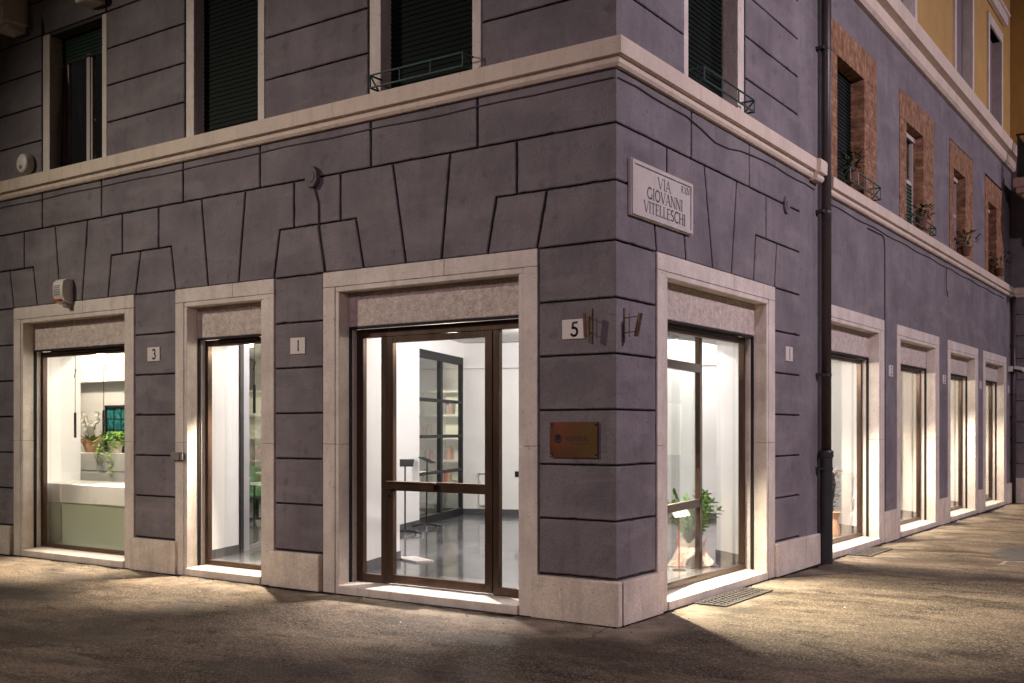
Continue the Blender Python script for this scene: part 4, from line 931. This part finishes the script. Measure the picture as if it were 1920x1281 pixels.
# display stands
def stand(x,y,h,label,rz,lean=0.):
    t=thing('display_stand',(x,y,FZ),label,'display stand','black display stands in the hall')
    top=(x+lean*math.cos(rz),y+lean*math.sin(rz),FZ+h)
    MB().tube([(x,y,FZ+.05),top],.012,8).build('pole',BLACKM,t)
    c,s=math.cos(rz),math.sin(rz); vs=[]
    for a,b,z in ((-.125,-.10,-.045),(.125,-.10,-.045),(.125,.10,.045),(-.125,.10,.045)): vs.append((top[0]+a*c-b*s,top[1]+a*s+b*c,top[2]+z))
    vs2=[(v[0],v[1],v[2]+.012) for v in vs]
    MB().add(vs+vs2,[(0,1,2,3),(4,5,6,7),(0,1,5,4),(1,2,6,5),(2,3,7,6),(3,0,4,7)]).build('tray',BLACKM,t)
    m=MB()
    for a in range(5): aa=R_(72*a+20); m.tube([(x,y,FZ+.06),(x+.26*math.cos(aa),y+.26*math.sin(aa),FZ+.03)],.014,6)
    m.build('foot',BLACKM,t)
    m=MB()
    for a in range(5): aa=R_(72*a+20); m.lathe((x+.26*math.cos(aa),y+.26*math.sin(aa),FZ),[(.022,0),(.022,.04)],8)
    m.build('castor',CHROME,t)
stand(-5.72,4.05,1.04,'black display stand with tilted tray nearer to the glass door',R_(34))
stand(-6.16,5.08,1.05,'black display stand with tray seen edge on farther inside the hall',R_(110),.04)
solo(MB().poly_prism([(-3.98,1.80),(-3.50,1.62),(-3.38,1.80),(-3.86,2.02)],FZ,FZ+.02),'floor_plate',PLASTIC,'white square plate lying on the grey floor just inside the glass door','floor plate')

# ---- reception behind the leftmost window
ct=thing('reception_counter',(-8.2,.8,FZ),'white reception counter with a pale green glass front behind the leftmost window','counter')
m=MB(); m.xbox(-9.9,-6.66,.42,1.12,.68,.93); m.build('worktop',COUNTER,ct,bevel=.01,seg=2)
MB().xbox(-9.85,-6.70,.46,.52,FZ,.678).build('front_panel',FROST,ct)
MB().xbox(-9.8,-6.7,.525,1.0,FZ,.677).build('body',COUNTER,ct)
for (x,y) in ((-7.9,.72),): solo(MB().xbox(x,x+.22,y,y+.15,.931,.936),'leaflet',CARD,'leaflet lying on the white reception counter','leaflet')
wallp([(-13.9,2.60),(-9.3,2.60),(-9.3,2.75),(-13.9,2.75)],skirt=False,zt=3.19)
struct(MB().xbox(-13.9,-9.3,2.36,2.597,2.40,3.19),'interior_bulkhead',WHITE)
cb=thing('low_cabinet',(-11,2.35,FZ),'white low cabinet with drawers behind the reception counter','cabinet')
MB().xbox(-13,-9.32,2.22,2.595,FZ,1.28).build('carcass',COUNTER,cb,bevel=.006)
m=MB(); [m.xbox(-13,-9.33,2.20,2.217,FZ+.02+.29*k,FZ+.29+.29*k) for k in range(4)]; m.build('drawer_front',COUNTER,cb,bevel=.004)
pc=thing('framed_picture',(-10.2,2.55,1.6),'black framed teal grid picture above the low cabinet','picture')
m=MB()
PX0,PX1=-10.67,-9.95
MB().xbox(PX0,PX1,2.565,2.59,1.30,1.98).build('print',PRINT,pc)
m=MB(); m.xbox(PX0-.04,PX0,2.54,2.59,1.29,2.03); m.xbox(PX1,PX1+.04,2.54,2.59,1.29,2.03); m.xbox(PX0,PX1,2.54,2.59,1.98,2.03)
for k in range(1,4): m.xbox(PX0+(PX1-PX0)*k/4-.008,PX0+(PX1-PX0)*k/4+.008,2.556,2.566,1.30,1.98); m.xbox(PX0,PX1,2.557,2.565,1.30+.17*k-.006,1.30+.17*k+.006)
m.build('frame',BLACKM,pc)
def orchid(c,label,seed,h=.62,fl=9,paper=PAPER):
    q=random.Random(seed); t=thing('orchid',c,label,'orchid','orchids in kraft paper')
    m=MB(); n=16
    for i,(r,z) in enumerate(((.07,0),(.10,.07),(.13,.16),(.19,.20))):
        for k in range(n): a=2*math.pi*k/n; rr=r*(1+(.16 if i==3 else .05)*math.sin(5*a+i)); m.v.append((c[0]+rr*math.cos(a),c[1]+rr*math.sin(a),c[2]+z+(.03*math.sin(4*a) if i==3 else 0)))
    for i in range(3):
        for k in range(n): m.f.append((i*n+k,i*n+(k+1)%n,(i+1)*n+(k+1)%n,(i+1)*n+k))
    m.build('paper_wrap',paper,t,recalc=False)
    m=MB()
    for k in range(6): a=q.uniform(0,6.28); leaf(m,(c[0],c[1],c[2]+.14),(math.cos(a),math.sin(a),.8),(0,0,1),.26,.08)
    m.build('foliage',LEAF,t,recalc=False)
    ms,mf=MB(),MB()
    for s in (-1,1):
        a=q.uniform(-.4,.4)+ (0 if s>0 else math.pi); pts=[]
        for i in range(8): u=i/7; pts.append((c[0]+.05*s+ .16*s*u*u*math.cos(a)*s, c[1]+.10*u*u*math.sin(a), c[2]+.14+h*(u-.18*u*u)))
        ms.tube(pts,.006,5)
        for i in range(fl):
            p=pts[7-(i%4)]; p=(p[0]+q.uniform(-.05,.05),p[1]+q.uniform(-.05,.05)-.02,p[2]+q.uniform(-.05,.05))
            for k in range(5): aa=R_(72*k+q.uniform(0,30)); leaf(mf,p,(math.cos(aa),-.3,math.sin(aa)),(0,1,.1),.055,.05)
    ms.build('stem',STEM,t); mf.build('flower',PETAL,t,recalc=False)
orchid((-10.90,2.42,1.28),'white orchid in kraft paper on the low cabinet in the leftmost window',2,h=.55)
hp=thing('trailing_plant',(-10.2,2.32,1.28),'bright green trailing plant in a pot beside the orchid','potted plant')
HX=-10.20
MB().lathe((HX,2.38,1.28),[(.09,0),(.12,.18),(.125,.18)],16).build('pot',PAPERP,hp)
m=MB(); bushy(m,(HX,2.38,1.42),.22,.20,330,.06,.045,.5,11); bushy(m,(HX+.16,2.22,1.0),.07,.42,70,.05,.04,.9,12); bushy(m,(HX-.12,2.2,1.2),.10,.22,60,.05,.04,.9,13); m.build('foliage',LEAF_Y,hp,recalc=False)
def pendant(x,y,zb,label,ring=False):
    t=thing('pendant_lamp',(x,y,3.1),label,'pendant lamp','slim black pendant lamps')
    MB().tube([(x,y,2.72),(x,y,zb+.34)],.004,6).build('cord',BLACKM,t); MB().tube([(x,y,zb),(x,y,zb+.34)],.017,12).build('shade',BLACKM,t)
    MB().lathe((x,y,2.70),[(.01,0),(.035,.01),(.035,.02)],12).build('ceiling_rose',BLACKM,t)
    if ring:
        pts=[(x+.035+.03*math.cos(a),y,2.47+.03*math.sin(a)) for a in [2*math.pi*k/16 for k in range(17)]]; MB().tube(pts,.004,5).build('cord_loop',BLACKM,t)
    else: MB().tube([(x,y,2.42),(x+.02,y,2.46),(x-.015,y,2.36),(x,y,2.34)],.006,5).build('cord_knot',BLACKM,t)
pendant(-8.697,.70,1.535,'slim black pendant lamp hanging in front of the cream wall in the leftmost window')
pendant(-8.208,.80,1.565,'slim black pendant lamp with a cord loop beside the orchids',True)
pendant(-5.40,.90,1.84,'slim black pendant lamp in the narrow second window')
# glass screen in second window
gs=thing('glass_screen',(-6.1,1.3,FZ),'sliding glass screen with a metal post inside the narrow second window','glass screen')
MB().poly_prism([(-6.00,1.16),(-5.94,1.16),(-5.99,1.26),(-6.05,1.26)],FZ,2.72).build('post',BLACKM,gs); MB().poly_prism([(-6.07,1.27),(-6.01,1.27),(-6.07,1.42),(-6.13,1.42)],FZ,2.72).build('track_post',mat('aluminium',(.55,.54,.56),.3,metal=.8,var=.05),gs)
MB().poly_prism([(-6.12,1.42),(-6.08,1.42),(-6.9,2.78),(-6.94,2.78)],FZ,FZ+.05).build('bottom_rail',PLASTIC_G,gs); MB().poly_prism([(-6.105,1.42),(-6.097,1.42),(-6.917,2.78),(-6.925,2.78)],FZ+.05,2.72).build('pane',GLASSG,gs)
gc=thing('green_chair',(-8.9,4.0,FZ),'green upholstered office chair beyond the narrow second window','chair')
gx,gy=-8.95,4.15
shell((gx,gy),.36,FZ+.42,.52,CHAIRG,gc,R_(-20)); m=MB(); m.tube([(gx,gy,FZ+.06),(gx,gy,FZ+.42)],.03)
for a in range(5): aa=R_(72*a); m.tube([(gx,gy,FZ+.09),(gx+.30*math.cos(aa),gy+.30*math.sin(aa),FZ+.04)],.018,6)
m.build('swivel_base',BLACKM,gc)
dk=thing('white_desk',(-8.1,3.6,FZ),'white desk beside the green chair beyond the second window','desk')
MB().xbox(-8.45,-7.3,3.55,4.2,.78,.82).build('desktop',COUNTER,dk); m=MB(); [m.tube([(x,y,FZ),(x,y,.78)],.018) for x in (-8.4,-7.35) for y in (3.6,4.15)]; m.build('leg',BLACKM,dk)
wallp([(-13.5,8.2),(-8.95,8.2),(-8.95,8.3),(-13.5,8.3)]); wallp([(-14,1.2),(-13.9,1.2),(-13.9,12),(-14,12)])
# ---- right windows: splayed white piers
wallp([(-.302,3.50),(-.42,3.66),(-.84,3.98),(-.84,5.2),(-.302,5.4)])
for i in range(1,4):
    r=OR[i][3]; l=OR[i+1][2]; wallp([(-.302,r+.06),(-.42,r+.24),(-1.15,r+.86),(-1.15,l+.15),(-.302,l-.06)])
r=OR[4][3]; wallp([(-.302,r+.06),(-.42,r+.2),(-1.15,r+.45),(-1.15,17.98),(-.302,17.98)])
wallp([(-2.75,9.4),(-2.6,9.4),(-2.6,17.98),(-2.75,17.98)]); wallp([(-2.6,17.85),(-.3,17.85),(-.3,17.98),(-2.6,17.98)])
# glazed inner door frame behind the right corner window
idf=thing('inner_glass_door',(-.6,3.0,FZ),'dark framed inner glass door with transom behind the right corner window','glass door')
a,b=Vector((-.36,.98)),Vector((-.62,3.02)); dd=(b-a).normalized(); nn_=Vector((-dd.y,dd.x))*.03
def seg(t0,t1): p0=a+dd*t0; p1=a+dd*t1; return [tuple(p0+nn_),tuple(p0-nn_),tuple(p1-nn_),tuple(p1+nn_)]
LL=(b-a).length
m=MB(); m.poly_prism(seg(LL-.085,LL),FZ,2.70)
m.poly_prism(seg(0,LL-.086),2.27,2.36); m.poly_prism(seg(0,LL-.086),.80,.885); m.poly_prism(seg(0,.06),FZ,2.70); m.build('frame',BRONZE,idf,bevel=.003)
nn_=nn_*.12
MB().poly_prism(seg(.06,LL-.09),FZ,2.69).build('pane',GLASSG,idf)
gw=thing('glass_screen',(-2.6,5.6,FZ),'greenish glass screen with pale and dark posts deep inside behind the right corner window','glass screen')
m=MB(); m.xbox(-3.55,-3.45,6.3,6.38,FZ,3.19); m.xbox(-2.36,-2.30,5.4,5.5,FZ,2.75); m.build('post',BLACKM,gw)
MB().xbox(-2.62,-2.52,5.45,5.52,FZ,2.9).build('pale_post',WHITE,gw); MB().xbox(-3.45,-2.36,5.46,5.47,FZ+.02,2.7).build('pane',GLASSD,gw); MB().xbox(-3.0,-2.9,5.44,5.49,FZ,2.72).build('post',BLACKM,gw); MB().xbox(-3.45,-2.36,5.44,5.49,2.7,2.8).build('head_rail',BLACKM,gw)
# ZZ plant in paper wrap
zc=(-.83,3.24,FZ); zz=thing('zz_plant',zc,'glossy green zz plant wrapped in pale paper on the floor behind the right corner window','potted plant')
MB().lathe(zc,[(.10,0),(.13,.22),(.135,.22),(.12,.20)],18).build('pot',TERRA,zz)
m=MB(); n=28
for i,(r,z) in enumerate(((.25,.004),(.20,.10),(.15,.21),(.165,.29))):
    for k in range(n):
        aa=2*math.pi*k/n; rr=r*(1+(.20,.10,.06,.10)[i]*math.sin(5*aa)+.07*math.sin(9*aa+i)); m.v.append((zc[0]+rr*math.cos(aa),zc[1]+rr*math.sin(aa),zc[2]+z+(.035*math.sin(6*aa) if i==3 else 0)))
for i in range(3):
    for k in range(n): m.f.append((i*n+k,i*n+(k+1)%n,(i+1)*n+(k+1)%n,(i+1)*n+k))
o=m.build('paper_wrap',PAPERP,zz,recalc=False); s=o.modifiers.new('s','SOLIDIFY'); s.thickness=.003
q=random.Random(21); mst,ml=MB(),MB()
for k in range(19):
    az=q.uniform(0,6.28); L_=q.uniform(.34,.66); sp=q.uniform(.08,.34); pts=[]
    for i in range(11):
        u=i/10; rr=.03+sp*u**1.5; pts.append((zc[0]+rr*math.cos(az),zc[1]+rr*math.sin(az),zc[2]+.2+L_*(u-.12*u*u)))
    mst.tube(pts,.007,5,radii=[.010*(1-.75*i/10) for i in range(11)])
    for i in range(3,11):
        p=Vector(pts[i]); tg=(Vector(pts[i])-Vector(pts[i-1])).normalized(); sd=tg.cross(Vector((math.cos(az+.9),math.sin(az+.9),.2))).normalized()
        for s_ in (-1,1): leaf(ml,p,tg*.75+sd*s_*.9+Vector((0,0,.05)),(math.cos(az),math.sin(az),.6),q.uniform(.075,.105),q.uniform(.036,.048))
    leaf(ml,pts[-1],Vector(pts[-1])-Vector(pts[-2]),(0,1,0),.08,.035)
mst.build('stem',STEM,zz,smooth=True); ml.build('foliage',LEAF,zz,recalc=False,smooth=True)
cs=thing('sign_holder',(-.78,2.65,FZ),'white printed card tilted on a red legged stand before the zz plant','sign stand')
c0=Vector((-.72,2.72,.76)); ax=Vector((.8245,.5658,0)); 
cu=Vector((-.35,.45,.30)).normalized()
p=[c0-ax*.10-cu*.02,c0+ax*.02-cu*.12+Vector((0,0,-.04)),c0+ax*.14+Vector((0,0,-.03)),c0+ax*.03+cu*.10]
p=[c0+Vector(v) for v in ((-.13,-.02,.055),(-.02,-.06,-.065),(.10,.06,-.045),(.0,.10,.07))]
MB().add([tuple(v) for v in p]+[tuple(v+Vector((-.003,.002,-.003))) for v in p],[(0,1,2,3),(4,5,6,7),(0,1,5,4),(1,2,6,5),(2,3,7,6),(3,0,4,7)]).build('card',CARD,cs)
MB().tube([(c0.x-.02,c0.y+.03,FZ),(c0.x-.02,c0.y+.03,c0.z)],.007,8).build('leg',mat('red_metal',(.45,.03,.03),.4),cs)
MB().lathe((c0.x-.02,c0.y+.03,FZ),[(.07,0),(.07,.01)],16).build('foot',BLACKM,cs)
# plant in second right window
bc=(-.74,8.02,FZ); bt=thing('potted_orchid',bc,'pale flowering plant with thick dark stem and kraft paper behind second right window','potted plant')
bc=(-.66,7.72,FZ)
MB().lathe(bc,[(.12,0),(.11,.10),(.09,.22),(.13,.32),(.11,.33)],14).build('paper_wrap',PAPER,bt,smooth=False)
MB().tube([(bc[0],bc[1],.25),(bc[0]-.02,bc[1]-.02,.55),(bc[0]+.01,bc[1],.85),(bc[0]-.01,bc[1]+.02,1.02)],.04,8,radii=[.05,.045,.05,.03]).build('stem',BARK,bt)
m=MB(); bushy(m,(bc[0],bc[1],.5),.07,.5,110,.09,.03,seed=31); m.build('foliage',LEAF_D,bt,recalc=False)
m=MB(); bushy(m,(bc[0],bc[1],.98),.16,.07,60,.08,.05,seed=33); bushy(m,(bc[0]+.12,bc[1]+.16,.98),.10,.04,30,.08,.05,seed=34); m.build('flower',PETAL,bt,recalc=False)

# ------------------------------------------------------------------ lit ceiling spotlights inside (fixture + its light)
def spot(x,y,z,p,col,label,fix=True,r=.05):
    if fix:
        t=thing('ceiling_spotlight',(x,y,z+.12),label,'ceiling light','lit ceiling spotlights inside the shop')
        MB().lathe((x,y,z+.03),[(.05,0),(.055,.01),(.055,.12),(.03,.13)],16).build('housing',PLASTIC,t); MB().lathe((x,y,z+.026),[(.045,0),(.045,.006)],16).build('lens',LED,t)
    point('ceiling_spotlight_light',(x,y,z-.03),p,col,r)
for x,y,p,c,lb in (
  (-8.0,1.75,75,WARM,'lit ceiling spotlight above the reception counter'),
  (-10.5,1.42,120,WARM,'lit ceiling spotlight in front of the low cabinet'),
  (-6.75,2.05,60,WARM,'lit ceiling spotlight behind the glass screen of the second window'),
  (-4.75,2.3,85,NEUT,'lit ceiling spotlight between the second window and the door'),
  (-2.9,3.0,115,NEUT,'lit ceiling spotlight in the hall near the door'),
  (-2.0,2.95,100,NEUT,'lit ceiling spotlight in the corner behind the right corner window'),
  (-4.2,5.8,165,NEUT,'lit ceiling spotlight in the middle of the hall'),
  (-3.2,8.0,95,NEUT,'lit ceiling spotlight near the back wall of the hall'),
  (-8.6,7.6,330,WARM,'lit ceiling spotlight over the round table'),
  (-9.5,5.2,110,WARM,'lit ceiling spotlight over the green chair')):
    spot(x,y,3.05,p,c,lb)
WW=(1.0,.86,.69)
LB=('lit spotlight above the left end of the reception counter','lit spotlight just inside the narrow second window','lit spotlight just inside the glass door','lit spotlight just inside the right corner window','lit spotlight inside the second right window','lit spotlight inside the third right window','lit spotlight inside the fourth right window','lit spotlight inside the farthest right window')
for k,(loc,tg,p,q_,c,an) in enumerate((
  ((-7.65,.375,2.60),(-7.45,-.22,0),2000,26,WW,66),((-5.15,.60,2.62),(-4.85,-.16,0),2000,8,WW,66),((-2.35,.80,2.62),(-2.0,-.25,0),1250,8,(1,.90,.86),62),((-.95,1.85,2.62),(.55,2.0,0),4300,10,WW,84),
  ((-.80,6.35,2.60),(.75,7.0,0),1700,70,WW,84),((-.80,9.75,2.60),(.75,10.5,0),1450,68,WW,84),((-.80,13.1,2.60),(.75,13.9,0),1000,58,WW,92),((-.80,16.15,2.60),(.75,16.8,0),750,46,WW,92))):
    spot(loc[0],loc[1],2.58,q_,WARM,LB[k])
    aim('window_spotlight_light',(loc[0],loc[1],2.52),tg,p,c,an,.85,.04)
